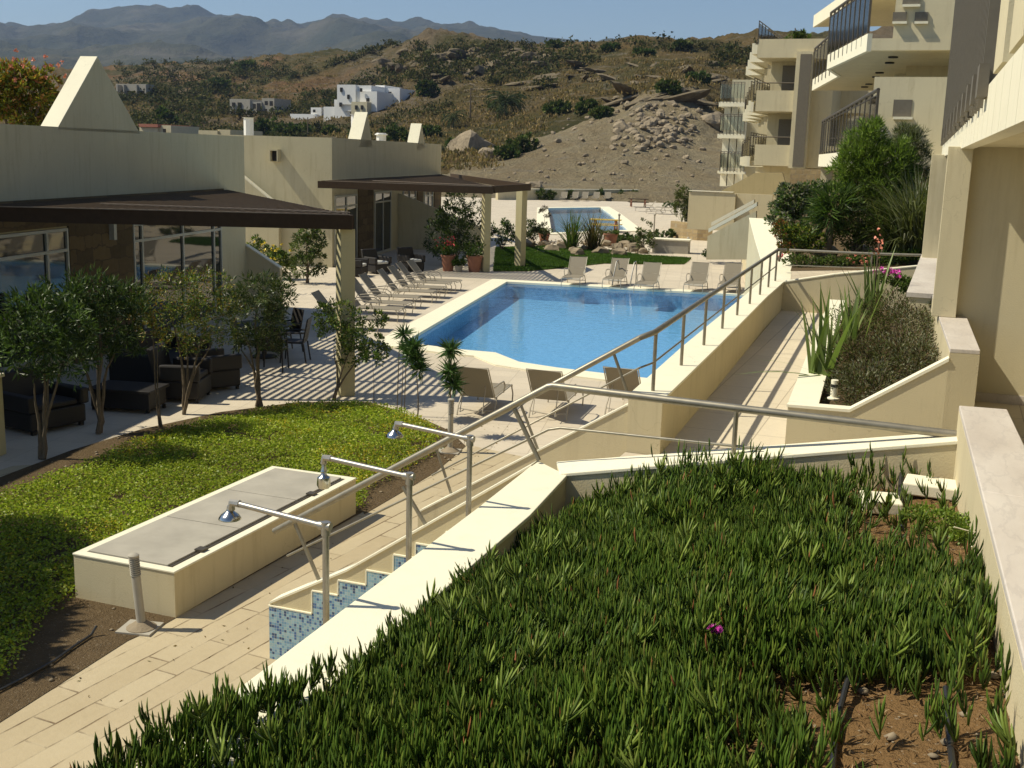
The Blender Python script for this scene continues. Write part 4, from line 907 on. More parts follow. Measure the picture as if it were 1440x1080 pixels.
def hcol(X,Yg,Px,Py,Pz,D):
    n=fbm(Px*.02,Py*.02,4,20)[...,None]; n2=fbm(Px*.06,Py*.06,4,21)[...,None]; n3=fbm(Px*.03+7,Py*.012,4,23)[...,None]
    dry=V3(.215,.150,.072); olive=V3(.085,.085,.034); red=V3(.22,.135,.070); grey=V3(.20,.165,.115); dirt=V3(.40,.34,.225)
    c=dry*(1-n)+olive*n*1.0+V3(0,0,0); k=np.clip((n2-.44)*5,0,1); c=c*(1-k)+olive*k
    k=np.clip((n3-.50)*6,0,1); c=c*(1-k)+grey*k
    k=(np.clip((600-X)/200,0,1)*np.clip((n[...,0]-.40)*6,0,1))[...,None]*np.clip((.52-n2)*8,0,1); c=c*(1-k)+red*k
    edge=18*(fbm(Px*.08,Py*.08,3,25)-.5)
    md=((D+edge<190)&(X>640+(250-np.clip(Yg,140,250))*1.7+edge*1.5-30)&(X<1060)).astype(float); md=np.maximum(md,((D<150)&(X>630)).astype(float))[...,None]
    c=c*(1-md)+dirt*(.82+.36*n2)*md; return c
xs=np.arange(-200,1700,3.); ds=np.concatenate([np.linspace(60,118,12),np.linspace(120,230,120),np.linspace(231,420,150),np.linspace(423,900,70)])
hill,HT=terr('hillside',xs,ds,hc,hn,hcol,'hill')
def hpt(x,y,dmin=118):
    """first terrain point met along the picture ray (x,y)"""
    xs_,ds_,Px,Py,Pz,Yg=HT; j=int(round((x-xs_[0])/3)); j=min(max(j,0),len(xs_)-1)
    r=ray(x,y); sl=r[2]/math.hypot(r[0],r[1]); zz=H+sl*ds_; ok=np.where((Pz[:,j]>=zz)&(ds_>dmin))[0]
    i=ok[0] if len(ok) else len(ds_)-40
    return V3(Px[i,j],Py[i,j],Pz[i,j]),ds_[i]
# mountains
def _mtmat():
    t=NT('mountain_rock'); p=t.pos(); n=t.noise(p,.004,9,.65); n2=t.noise(t.pos((1,1,2)),.02,6,.7)
    c=t.ramp(n,[(.35,(.035,.042,.025)),(.55,(.075,.072,.045)),(.7,(.13,.115,.085))]); c=t.mix(t.math('MULTIPLY',n2,.5),c,(.05,.055,.03))
    t.pbr(c,.95,t.bump(n2,25,.8),spec=.05); return t.m
MAT['mount']=_mtmat()
sil=[(-200,50),(0,34),(25,42),(60,45),(110,36),(165,25),(200,22),(280,21),(300,27),(335,26),(352,30),(375,43),(400,37),(430,37),(480,42),(540,43),(575,46),(610,40),(650,37),(690,41),(740,49),(800,56),(860,63),(930,78),(1000,95),(1700,100)]
mc={}
for x in range(-200,1701,50):
    s=float(np.interp(x,[a for a,b in sil],[b for a,b in sil])); b=100 if x<600 else 100
    mc[x]=[(1000,150),(1800,118),(2600,92+8*math.sin(x*.02)),(3300,70+9*math.sin(x*.033+1)),(4200,(s+70)/2+5*math.sin(x*.05)),(5000,s),(6500,s+30)]
for x,b in sil:
    if x not in mc: mc[x]=[(1000,150),(1800,118),(2600,92+8*math.sin(x*.02)),(3300,70+9*math.sin(x*.033+1)),(4200,(b+70)/2+5*math.sin(x*.05)),(5000,b),(6500,b+30)]
mn=lambda Px,Py,D,X,Yg: (170*np.clip((D-1500)/1500,0,1)*(fbm(Px*.0016,Py*.0016,6,40,ridge=True)-.55)+40*(fbm(Px*.006,Py*.006,4,41,ridge=True)-.5))*np.where(D>4700,.22,1)*np.interp(X,[560,800],[1,.3])
terr('mountains',np.arange(-200,1701,4.),np.concatenate([np.linspace(1000,4800,130),np.linspace(4830,5200,26),np.linspace(5300,6500,8)]),mc,mn,lambda X,*a: np.ones(X.shape+(3,)),'mount')
# base ground sheet out to the horizon
m=MB(); m.add([(-9000,-3000,-6),(9000,-3000,-6),(9000,9000,-6),(-9000,9000,-6)],[(0,1,2,3)]); struct(m.build('ground','hill',origin=(0,0,-6)))
# ---------------------------------------------------------------- hillside houses
def house(name,label,cat,x0,y0,x1,y1,parts,mat='white',dep=8,wins=(),roof=None,D=None):
    base,d=hpt((x0+x1)/2,y1); 
    if D: d=D
    c=GD((x0+x1)/2,(y0+y1)/2,d); Y=c[1]
    t=thing(name,label,cat,(c[0],Y,base[2]))
    for i,(a,b,c_,e) in enumerate(parts):
        m=MB(); pxb(m,a,b,c_,e+7,Y+i*.37,dep-i*.8); m.build('wall',mat,t)
    for a,b,c_,e in wins: m=MB(); pxb(m,a,b,c_,e,Y-.25,.26 ); m.build('window','dark',t)
    if roof:
        m=MB(); pxb(m,*roof,Y-.4,dep+.8); m.build('roof','roofred',t)
    return t
house('stone_house','grey two storey shell of a house with dark arched openings on the left hillside','house',323,139,386,163,[(323,139,352,163),(352,143,368,163),(368,138,386,160)],'concrete',10,[(326,144,330,150),(334,144,339,152),(326,154,330,160),(335,154,339,160),(355,146,359,153),(361,145,366,158),(372,142,376,148),(379,142,383,149),(371,153,375,159),(380,152,384,158)])
house('concrete_frame','bare concrete frame of an unfinished house, leftmost on the hillside','building frame',163,119,206,140,[(163,119,166,131),(173,119,175,139),(190,119,193,139),(203,119,206,139),(173,118,206,121),(163,118,175,120),(175,128,195,130)],'concrete',7)
house('white_house','long white terrace wall and low white house left of the blue shuttered house','house',408,150,446,168,[(408,160,446,168),(437,151,452,162)],'white',9,[(440,154,443,158)])
house('white_house','largest white cubic house with small blue shutters at the centre of the hillside','house',470,113,530,165,[(474,119,500,140),(484,128,530,150),(470,140,492,160),(500,120,522,135),(455,150,475,166)],'white',10,[(478,123,481,129),(488,133,491,139),(515,138,519,143),(477,144,480,150),(506,124,509,129)])
house('white_house','white cubic house at the right end of the hillside hamlet','house',528,118,562,150,[(528,120,541,148),(541,124,562,150)],'white',9,[(532,125,536,131),(546,129,550,135)])
house('beige_house','small beige box house below the white hamlet','house',494,143,516,166,[(494,143,516,166)],'apt',8,[(499,148,502,154),(507,148,510,154)])
house('farm_house','low pale house with a red tiled roof beside the first roof fin','house',196,176,240,192,[(196,179,222,192),(222,176,241,192)],'apt',8,[(229,181,232,186)],(195,174,222,179),D=190)
house('farm_house','flat cream roof wall just above the nearest villa roof','house',279,183,324,192,[(279,183,306,192),(306,182,324,191)],'cream',8,[],None,D=150)
# vent stacks and chimneys near villas
for x,y0,y1,lab,Dd in ((350,165,195,'white chimney stack standing behind the nearest villa roof',60),(536,193,207,'small white chimney between the two fins of the second villa',58),(499,160,186,'bright white slanted roof vent behind the second villa',75)):
    p=GD(x,y1,Dd)+V3(0,0,1.0); q_=GD(x,y0,Dd); t=thing('chimney',lab,'chimney',(p[0],p[1],p[2]-1)); h=q_[2]-p[2]
    MB().lathe((p[0],p[1],p[2]-1),[(.25,0),(.25,h*.6+1),(.18,h*.65+1),(.33,h*.7+1),(.33,h*.8+1),(.12,h*.85+1),(.2,h+.95),(0,h+1)],8).build('stack','white',t)
# poles
for x,y0,y1,lab in ((662,123,166,'wooden utility pole left of the big date palm'),(433,165,196,'dark pole between the scrub and the white terrace wall')):
    b,d=hpt(x,y1); tp=GD(x,y0,math.hypot(b[0],b[1])); t=thing('utility_pole',lab,'pole',b); MB().tube([tuple(b-V3(0,0,1)),(b[0],b[1],tp[2])],[.16,.1],6).build('pole','bark',t,smooth=True); MB().tube([(b[0]-.7,b[1],tp[2]-.5),(b[0]+.7,b[1],tp[2]-.5)],.06,5).build('crossarm','bark',t)
# haze
m=MB(); m.box(-6900,6900,-200,6900,-8,600); hz=m.build('haze','bark',origin=(0,0,-8)); hz['kind']='stuff'
hm=bpy.data.materials.new('haze_air'); hm.use_nodes=True; hn_=hm.node_tree; hn_.nodes.clear(); ho=hn_.nodes.new('ShaderNodeOutputMaterial'); pv=hn_.nodes.new('ShaderNodeVolumePrincipled'); pv.inputs['Color'].default_value=(.42,.58,.90,1); pv.inputs['Density'].default_value=.00010; pv.inputs['Anisotropy'].default_value=.2; hn_.links.new(pv.outputs[0],ho.inputs['Volume']); hz.data.materials.clear(); hz.data.materials.append(hm)
# ================================================================ VEGETATION near
def BED(x,y):
    z=2.1
    for _ in range(25): p=G(x,y,z); z=.5*z+.5*float(bedz(p[0],p[1]))
    return V3(p[0],p[1],z)
# ---- ice plants in the raised bed
def fingers(pos,d,L,W,col,curve=.35,rings=4):
    n=len(pos); d=unit(d); up=np.tile(V3(0,0,1),(n,1)); s=unit(np.cross(d,up)+rng.normal(size=(n,3))*.05); nn=np.cross(s,d)
    V=[];L=L[:,None];W=W[:,None]
    for k in range(rings):
        u=k/(rings-1); c=pos+d*L*u+nn*L*curve*(u*u)*.6; w=W*(.62,1.,.92,.12)[k] if rings==4 else W*(1-u)
        for a in (0,2*math.pi/3,4*math.pi/3): V.append(c+(s*math.sin(a)+nn*math.cos(a)*-1)*w*.5)
    V=np.stack(V,1).reshape(-1,3); K=3*rings; b=np.arange(n)[:,None]*K
    Fq=np.concatenate([b+np.array([[3*k+j,3*k+(j+1)%3,3*k+3+(j+1)%3,3*k+3+j]]) for k in range(rings-1) for j in range(3)],0)
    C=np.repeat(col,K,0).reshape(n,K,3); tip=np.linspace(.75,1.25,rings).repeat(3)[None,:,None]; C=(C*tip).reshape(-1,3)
    return V,Fq,C
lw=lambda y: np.interp(y,[1,3.95,6.05,8.25],[.52,.37,.28,.18])
bedpoly=[(-2.42,2.4),(.45,2.4),(.36,4.0),(.27,6.05),(.19,8.0),(-2.50,8.0),(-2.45,5)]
P=np.concatenate([scatter(bedpoly,12500),scatter([(-2.80,2.4),(-2.45,2.4),(-2.45,4.35),(-2.62,3.75),(-2.80,3.35)],380)])
# bare soil places
bare=[[BED(*q)[:2] for q in ((1050,1000),(1130,945),(1180,985),(1290,960),(1380,975),(1440,900),(1440,1300),(1000,1300),(1130,1085))],
      [BED(*q)[:2] for q in ((1188,694),(1262,690),(1300,676),(1372,676),(1382,812),(1290,808),(1255,815),(1172,790),(1180,735))],
      [BED(*q)[:2] for q in ((1362,690),(1378,700),(1440,980),(1415,1000),(1372,800))],
      [BED(*q)[:2] for q in ((1205,600),(1340,600),(1352,660),(1330,662),(1215,668))]]
nz=fbm(P[:,0]*6,P[:,1]*6,3,60)
J=P+.12*rng.normal(size=P.shape)*(rng.random((len(P),1))<.35)+.20*np.stack([nz-.5,fbm(P[:,0]*6+9,P[:,1]*6,3,61)-.5],1)*2
keep=np.ones(len(P),bool)
for i,b in enumerate(bare):
    k=inpoly(J,b); keep&=~(k&(rng.random(len(P))<(.95,.97,.95,.5)[i]))
hole=fbm(P[:,0]*2.2+3,P[:,1]*2.2,3,62); keep&=~((hole<.27)&(rng.random(len(P))<.8))
P=P[keep]; n=len(P)
clump=fbm(P[:,0]*2.6,P[:,1]*2.6,3,63)
base=np.stack([P[:,0],P[:,1],np.where((P[:,0]<-2.44)&(P[:,1]<4.4),2.09,bedz(P[:,0],P[:,1]))],1); mound_=fbm(P[:,0]*1.5+2,P[:,1]*1.5,2,67); hgt=(.01+.25*clump**1.3+.16*np.clip(mound_-.35,0,1))*rng.uniform(.45,1.12,n)*(1+.8*np.exp(-((P[:,0]+1.3)/.8)**2)*np.clip((P[:,1]-6.6)/1.2,0,1))
ax=np.stack([.95*(fbm(P[:,0]*1.8,P[:,1]*1.8,2,64)-.5)*2+rng.normal(0,.36,n),.85*(fbm(P[:,0]*1.8+5,P[:,1]*1.8,2,65)-.5)*2+rng.normal(0,.36,n),np.ones(n)],1); ax=unit(ax)
hgt*=np.where(P[:,0]<-2.35,1.0,1.)
VV=[];FF=[];CC=[];o_=0; pal=[(.048,.100,.015),(.066,.122,.019),(.082,.145,.024),(.038,.078,.013),(.11,.165,.03)]
nl=8; pos=np.repeat(base,nl,0); axr=np.repeat(ax,nl,0); hr=np.repeat(hgt,nl); tt=np.tile(np.linspace(.35,1.,nl),n)+rng.normal(0,.05,n*nl)
az=np.tile(np.arange(nl)*math.pi*.55,n)+np.repeat(rng.uniform(0,6.28,n),nl); e1=unit(np.cross(axr,V3(1,0,.01))); e2=np.cross(axr,e1)
outd=e1*np.cos(az)[:,None]+e2*np.sin(az)[:,None]; sp=np.interp(tt,[.3,1.05],[.75,.28])*rng.uniform(.7,1.3,n*nl)
d=axr+outd*sp[:,None]+V3(0,0,.15); p0=pos+axr*(hr*tt)[:,None]
Lf=rng.uniform(.06,.115,n*nl); Wf=rng.uniform(.009,.0145,n*nl)
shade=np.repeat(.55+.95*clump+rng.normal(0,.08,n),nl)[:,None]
col=lc(n*nl,pal,.25)*shade*V3(1.12,1.0,.8); yl=rng.random(n*nl)<.02; col[yl]=V3(.20,.20,.05); rd=rng.random(n*nl)<.006; col[rd]=V3(.30,.13,.05)
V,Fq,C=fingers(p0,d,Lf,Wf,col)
# long runner shoots, paler
k=rng.choice(n,110); nr=110; m_=9; bp=np.repeat(base[k]+V3(0,0,.03)+np.stack([np.zeros(nr)]*2+[hgt[k]],1),m_,0); a=np.tile(np.arange(m_)*2.4,nr)+np.repeat(rng.uniform(0,6.28,nr),m_)
tl=np.repeat(rng.normal(0,.35,(nr,2)),m_,0); uu=np.tile(np.linspace(0,1,m_),nr); spd=.95-.55*uu; dirr=np.stack([np.cos(a)*spd+tl[:,0],np.sin(a)*spd+tl[:,1],np.full(nr*m_,.75)],1)
bp=bp+np.stack([tl[:,0],tl[:,1],np.ones(nr*m_)],1)*uu[:,None]*.05
V2,F2,C2=fingers(bp,dirr,rng.uniform(.08,.13,nr*m_),rng.uniform(.012,.018,nr*m_),lc(nr*m_,[(.17,.23,.035),(.21,.27,.05),(.13,.19,.03)],.2))
V=np.concatenate([V,V2]);Fq=np.concatenate([Fq,F2+len(V)-len(V2)]);C=np.concatenate([C,C2])
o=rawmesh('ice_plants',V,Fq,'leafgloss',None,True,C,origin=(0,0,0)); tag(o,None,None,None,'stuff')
# understory litter of dead stems
q=scatter(bedpoly,9000); q3=np.stack([q[:,0],q[:,1],bedz(q[:,0],q[:,1])+.015],1); dd=rng.normal(size=(len(q),3))*V3(1,1,.25)
V,Fq,C=leaves(q3,dd,rng.uniform(.02,.06,len(q)),rng.uniform(.003,.008,len(q)),lc(len(q),[(.22,.13,.06),(.13,.07,.035),(.32,.23,.13)],.4)); o=rawmesh('leaf_litter',V,Fq,'dry',None,False,C,origin=(0,0,0)); tag(o,None,None,None,'stuff')
# pebbles in bed and soil
def pebbles(name,q,z,rmin,rmax,mat='rock',kind='stuff'):
    ico=[(0,0,1)]+[(math.cos(i*1.0472)*.9,math.sin(i*1.0472)*.9,.1) for i in range(6)]+[(0,0,-.6)]
    fcs=[(0,1+i,1+(i+1)%6) for i in range(6)]+[(7,1+(i+1)%6,1+i) for i in range(6)]
    ico=np.array(ico); n=len(q); r=rmin+(rmax-rmin)*rng.random(n)**3; V=(ico[None]*rng.uniform(.7,1.3,(n,8,3))*r[:,None,None]*V3(1.15,.95,.6)); V=V+np.stack([q[:,0],q[:,1],z],1)[:,None]
    Fq=(np.array(fcs)[None]+np.arange(n)[:,None,None]*8).reshape(-1,3); o=rawmesh(name,V.reshape(-1,3),Fq,mat,None,False,None,origin=(0,0,0)); tag(o,None,None,None,kind); return o
q=scatter(bedpoly,900); pebbles('pebbles',q,bedz(q[:,0],q[:,1])+.004,.006,.035)
q=scatter([tuple(p) for p in SOIL],1800); pebbles('pebbles',q,np.full(len(q),.014),.006,.035)
# magenta flower
f=BED(1000,960)+V3(0,0,.17); t=thing('ice_plant_flower','single magenta ice plant flower standing among the dark green fingers','flower',f-V3(0,0,.12))
MB().tube([tuple(f-V3(0.01,0,.14)),tuple(f)],.004,6).build('stem','bark',t,smooth=True)
f=f+V3(0,0,.05); n=110; a=rng.uniform(0,6.28,n); d=np.stack([np.cos(a),np.sin(a),rng.uniform(.2,1.3,n)],1); V,Fq,C=leaves(np.tile(f,(n,1)),d,np.full(n,.040),np.full(n,.007),np.ones((n,3)),.1); rawmesh('petals',V,Fq,'pink',t)
MB().lathe(f,[(.004,-.01),(.006,.004),(0,.008)],8).build('flower_centre','yflower',t,smooth=True)
# irrigation hoses
def hose(pts,r,lab,mat='hose'):
    o=MB().tube(pts,r,8).build('irrigation_hose',mat,smooth=True); tag(o,lab,'hose',group='hoses in the plant beds'); return o
h=lambda x,y,dz=.02: tuple(BED(x,y)+V3(0,0,dz))
hose([h(1200,962,.08),h(1196,970,.09),h(1188,985,.06),h(1180,1010,.03),h(1174,1045,.02),h(1168,1100,.02),h(1160,1160,.02)],.012,'black hose looping out of the ice plants at the bottom')
hose([h(1328,985,.05),h(1332,1020,.02),h(1336,1060,.02),h(1342,1110,.02),h(1350,1200,.02)],.012,'black hose on bare red soil, nearest the marble cap')
hose([h(1266,686,.10),h(1265,700,.05),h(1266,722,.02),h(1268,748,.02)],.017,'short dark pipe between the two pale slabs in the bed')
hose([h(1357,682,.11),h(1357,700,.04),h(1358,716,.02)],.014,'short dark pipe end beside the terrace parapet')
g=lambda x,y,z=.03: tuple(G(x,y,z))
hose([g(-40,990),g(30,955),g(75,930),g(105,908),g(128,893),g(136,880,.10)],.012,'thin black hose lying on bare soil left of the pole light')
# slabs in bed
for x0_,y0_,x1_,y1_,an,lab in ((1270,684,1356,716,-4,'pale stone slab set in the bed against the terrace parapet'),(1210,708,1264,736,10,'smaller half buried pale slab left of the dark pipe')):
    a=BED(x0_,(y0_+y1_)/2); b=BED(x1_,(y0_+y1_)/2); c=(a+b)/2+V3(0,0,.06); w_=np.linalg.norm(b-a)*.98; o=MB().obox((c[0],c[1]),an,w_,.26,c[2]-.03,c[2]+.05).build('stone_slab','coping',bevel=.01); tag(o,lab,'slab'); 
# small lime plant
p=BED(1325,756)+V3(0,0,.04); t=thing('lime_sedum','small lime green spreading plant in front of the pale slab','plant',p)
crown('foliage',[(p[0]-.06,p[1],p[2]+.05,.20,.16,.07),(p[0]+.13,p[1]-.12,p[2]+.05,.12,.2,.06)],2600,.022,.013,[(.17,.24,.03),(.22,.27,.05),(.12,.19,.03)],t,var=.25); limbs('stem',p,[p+V3(.1,0,.08),p+V3(-.12,.02,.08)],.004,t)
# dry white stalks near parapet
p=BED(1392,830); t=thing('dry_stalks','pale dried stalks lying beside the terrace parapet','plant',p); m=MB()
for i in range(13):
    q=BED(1378+rng.uniform(-6,14),760+i*9); m.tube([tuple(q+V3(0,0,.02)),tuple(q+rng.normal(size=3)*.05+V3(0,0,.08)),tuple(q+rng.normal(size=3)*.07+V3(.0,0,.07))],.0035,5)
m.build('stalks','dry0',t) if False else m.build('stalks','coping',t)
# ---- green bed left
GC=[(-14,5.0),G(-200,1060)[:2],G(0,965)[:2],G(55,880)[:2],G(110,845)[:2],(-7.9,8.75),(-7.9,12.25),(-6.62,12.25),G(512,692)[:2],G(560,670)[:2],G(618,636)[:2],G(610,606)[:2],G(560,584)[:2],G(500,572)[:2],G(420,574)[:2],G(330,590)[:2],G(250,606)[:2],G(160,640)[:2],G(100,668)[:2],G(0,702)[:2],(-13.6,11.0)]
GC=[tuple(p) for p in GC]
P=scatter(GC,150000); P+=rng.normal(0,.05,P.shape); P=P[inpoly(P,[tuple(p) for p in SOIL])]
# keep the hatch box free
P=P[~((P[:,0]>-7.9)&(P[:,0]<-6.6)&(P[:,1]>8.5)&(P[:,1]<12.22))]
dn=fbm(P[:,0]*2.4,P[:,1]*2.4,4,70); P=P[(dn>.33)|(rng.random(len(P))<.3)]; n=len(P)
hz_=.05+.12*fbm(P[:,0]*1.7,P[:,1]*1.7,4,71)+.05*fbm(P[:,0]*9,P[:,1]*9,2,72)
pos=np.stack([P[:,0],P[:,1],hz_*rng.uniform(.35,1.05,n)],1); d=rng.normal(size=(n,3))*V3(1,1,.35)+V3(0,0,.12)
pt=fbm(P[:,0]*1.1,P[:,1]*1.1,4,73)[:,None]; colr=lc(n,[(.27,.34,.028),(.33,.40,.035),(.19,.27,.025),(.36,.38,.05)],.25)*(.65+.75*pt); ky=(fbm(P[:,0]*.9+4,P[:,1]*.9,3,74)>.62)&(rng.random(n)<.25); colr[ky]*=V3(1.5,1.0,.8)
V,Fq,C=leaves(pos,d,rng.uniform(.028,.050,n),rng.uniform(.018,.030,n),colr); o=rawmesh('ground_cover',V,Fq,'leaf',None,False,C,origin=(0,0,0)); tag(o,None,None,None,'stuff')
# ---- small trees at the edge of the green bed
def PB(x,y,D,off=0): return GD(x,y,D+off)
def small_tree(name,label,base,blobs,n,L,W,cols,r=.03,cat='tree',mat='leafgloss',group=None,up=.35,stems=None,trunk=.35,z0=.01,cs=1.):
    b=G(*base,z0); D=math.hypot(b[0],b[1]); t=thing(name,label,cat,b,group); k=D/1600
    B=[]
    for x,y,rx,ry,*off in blobs:
        p=PB(x,y,D,off[0] if off else 0); B.append((p[0],p[1],p[2],rx*k*cs,rx*k*.85*cs,ry*k*cs))
    crown('foliage',B,n,L,W,cols,t,mat,up=up)
    tips=[PB(x,y+ry*.2,D,off[0] if off else 0) for x,y,rx,ry,*off in blobs]
    if stems: tips=[PB(x,y,D) for x,y in stems]
    limbs('trunk',b,tips,r,t,split=trunk); return t
small_tree('oleander_tree','leftmost small oleander on two pale trunks at the bed edge',(60,645),[(60,455,55,40),(25,490,40,40,-.2),(85,500,45,35,.2),(45,430,35,25),(100,460,30,35)],3552,.13,.026,DARKG+GREEN[:2],.04,cs=1.04,stems=[(48,540),(65,530),(90,510),(60,470)])
small_tree('oleander_tree','largest dark oleander tree, second from the left along the green bed',(140,608),[(120,420,58,35),(150,455,55,45),(95,450,40,45),(175,425,38,28),(130,490,40,25,.2),(185,480,22,22),(80,405,25,18)],4972,.12,.024,DARKG,.045,cs=1.03,stems=[(110,480),(135,470),(160,500),(140,430)])
small_tree('pepper_tree','yellowish small tree with thin forked trunks, in the middle of the bed edge',(258,582),[(250,420,48,40),(290,405,45,35),(235,460,35,30),(300,450,45,35),(270,475,40,22),(215,440,25,30)],5446,.06,.02,YELG+GREEN,.03,cs=1.03,stems=[(252,480),(262,470),(285,470),(300,480),(240,440)])
small_tree('oleander_tree','dark narrow leaved tree leaning left beside the dining chairs',(366,572),[(365,415,42,30),(385,440,32,35),(345,450,35,35),(395,410,25,25),(370,475,35,20),(330,420,25,25)],4262,.10,.02,DARKG+OLIVE,.035,cs=1.04,stems=[(340,490),(345,470),(370,460),(360,430)])
small_tree('pepper_tree','loose leafy small tree in front of the striped column',(470,562),[(490,445,42,25),(515,475,38,28),(470,475,32,26),(530,490,22,22),(500,500,28,16),(455,445,18,22),(520,450,25,18)],3552,.065,.028,GREEN+YELG[:1],.025,cs=1.0,stems=[(468,490),(500,470),(525,480)])
small_tree('pepper_tree','thin leafless lower stem with sparse yellow foliage between two trees',(226,600),[(205,420,25,30),(225,455,20,18),(195,450,20,22)],800,.06,.02,YELG,.018,stems=[(222,480),(215,440)])
small_tree('sapling','tiny staked sapling at the bed edge right of the column',(526,572),[(522,505,12,10),(528,520,10,8)],160,.07,.03,GREEN,.008,stems=[(524,510)])
# yuccas
def rosette(parent,c,L,W,n,cols,up=.2):
    d=unit(rng.normal(size=(n,3)))+V3(0,0,up); V,Fq,C=leaves(np.tile(c,(n,1)),d,L*rng.uniform(.7,1.1,n),np.full(n,W),lc(n,cols,.3),.5,.1); return rawmesh('leaf_rosette',V,Fq,'leafgloss',parent,False,C)
def yucca(label,base,tops,L,n=110,r=.022,stakes=0):
    b=G(*base,.01); D=math.hypot(b[0],b[1]); t=thing('yucca',label,'yucca',b,'slim yuccas at the corner of the green bed')
    T=[PB(x,y,D) for x,y in tops]; limbs('trunk',b,[T[0]],r,t,split=0)
    for p in T: rosette(t,p,L,.028,n,[(.06,.12,.03),(.09,.16,.045),(.045,.09,.025)])
    for i in range(stakes): q=b+V3(-.12+.14*i,.05,0); MB().tube([tuple(q),tuple(q+V3(.05,-.03,1.25))],.008,5).build('stake','bark',t)
yucca('tall slim yucca with a bright leaf tuft beside the leftmost near lounger',(637,612),[(634,492),(632,522),(638,540)],.27,120,.03)
yucca('middle slim yucca with a drooping leafy crown',(587,590),[(582,487),(586,505),(590,520),(577,500)],.28,90,.016)
yucca('leftmost slim yucca with stakes next to the striped column shade',(565,585),[(568,470),(572,488)],.24,80,.012,2)
lq=np.concatenate([scatter([tuple(p) for p in (G(60,990)[:2],G(400,760)[:2],G(520,740)[:2],G(300,1000)[:2])],45),scatter([(-7.6,13),(-6.4,13),(-6.0,17.5),(-8.5,17.5)],160),scatter([(-3.4,2),(-2.85,2),(-2.85,8),(-3.4,8)],120)])
V,Fq,C=leaves(np.stack([lq[:,0],lq[:,1],np.full(len(lq),.012)],1),rng.normal(size=(len(lq),3))*V3(1,1,.1),rng.uniform(.02,.05,len(lq)),rng.uniform(.008,.02,len(lq)),lc(len(lq),[(.16,.10,.04),(.10,.09,.03),(.25,.18,.09)],.3)); o=rawmesh('leaf_litter',V,Fq,'dry',None,False,C,origin=(0,0,0)); tag(o,None,None,None,'stuff')
# off frame tree that shades the left corner
SH=[(G(-70,790),3.6,1.15),(G(-45,860),3.2,.75),(G(-8,900),2.8,.45),(G(-75,930),2.9,.6)]
cr=[(q[0]-.70*h_,q[1]-.27*h_,h_,r_,r_,r_*.8) for q,h_,r_ in SH]; b0=V3(cr[0][0],cr[0][1],0)
t=thing('shade_tree','dark tree beyond the left edge whose shadow falls on the bed','tree',b0); crown('foliage',cr,17000,.16,.08,DARKG,t); limbs('trunk',b0,[np.array(c[:3]) for c in cr],.08,t)
# pillar end at left edge
# ================================================================ VEGETATION mid distance
# lawn
LAWN=[tuple(G(*q)[:2]) for q in ((697,349),(780,347),(850,352),(905,360),(972,364),(962,372),(900,372),(850,371),(795,377),(740,382),(694,382))]
sheet('lawn',LAWN,.006,'lawn0' if 0 else 'soil')
P=scatter(LAWN,60000); n=len(P); d=rng.normal(size=(n,3))*.35+V3(0,0,1); V,Fq,C=leaves(np.stack([P[:,0],P[:,1],np.full(n,.006)],1),d,rng.uniform(.07,.12,n),rng.uniform(.022,.035,n),lc(n,[(.07,.14,.02),(.09,.17,.025),(.06,.11,.02)],.2)*(.75+.5*fbm(P[:,0]*.5,P[:,1]*.5,3,80)[:,None])); o=rawmesh('grass',V,Fq,'leaf',None,False,C,origin=(0,0,0)); tag(o,None,None,None,'stuff')
# icosphere rock
def rockmesh(parent,c,r,seed,name='rock',mat='rock',flat=.7):
    bm=bmesh.new(); bmesh.ops.create_icosphere(bm,subdivisions=3 if r>1.2 else 2,radius=1.)
    rs=np.random.default_rng(seed); pl=unit(rs.normal(size=(7,3))); h=rs.uniform(.55,.85,7)
    for v in bm.verts:
        p=np.array(v.co); 
        for a,b in zip(pl,h):
            q=p@a
            if q>b: p=p-a*(q-b)
        p=p*(1+.14*math.sin(5*p[0]+seed)*math.cos(4*p[1]+seed)); v.co=Vector(p*np.array([r*1.1,r*.9,r*flat]))
    me=bpy.data.meshes.new(name); bm.to_mesh(me); bm.free(); me.materials.append(MAT[mat]); o=bpy.data.objects.new(name,me); COL.objects.link(o); o.location=tuple(map(float,c)); 
    if parent: o.parent=parent
    return o
# rock garden stones
rk=[rockmesh(None,(0,0,-50),1.,s,'garden_rock') for s in (3,8,14)]
side=['at its left end','left of the first tall grass','between the tall grasses','in the middle','under the second grass','behind the lawn edge','right of the middle','near the utility box','at its right end']
RG=[(742,345),(765,343),(790,347),(806,352),(822,349),(838,346),(852,343),(868,348),(880,344),(893,350),(905,353),(775,350),(812,356),(845,354),(872,356),(858,338),(885,337),(826,341)]
for i,(x,y) in enumerate(RG):
    p=G(x,y,.12); o=rk[i%3] if i<3 else rk[i%3].copy()
    if i>=3: COL.objects.link(o)
    s=rng.uniform(.22,.5); o.location=tuple(p); o.scale=(s,)*3; o.rotation_euler=(0,0,rng.uniform(0,6)); tag(o,'pale garden rock in the rock bed behind the lawn','rock','rocks of the bed behind the lawn')
b=rng; q=np.array([G(x,y)[:2] for x,y in zip(rng.uniform(740,905,500),rng.uniform(338,358,500))]); pebbles('gravel',q,np.full(len(q),.03),.04,.14)
def grassclump(label,base,L,n,cols,W=.035,h=None,droop=.7,spread=.35,cat='ornamental grass',name='tall_grass'):
    b=G(*base,.02) if len(base)==2 else np.array(base,float); t=thing(name,label,cat,b); p=np.tile(b,(n//6,1))+rng.normal(size=(n//6,3))*V3(.12,.12,0)
    V,Fq,C=blades(p,6,L,W,cols,spread,droop); rawmesh('blades',V,Fq,'leaf',t,False,C); return t
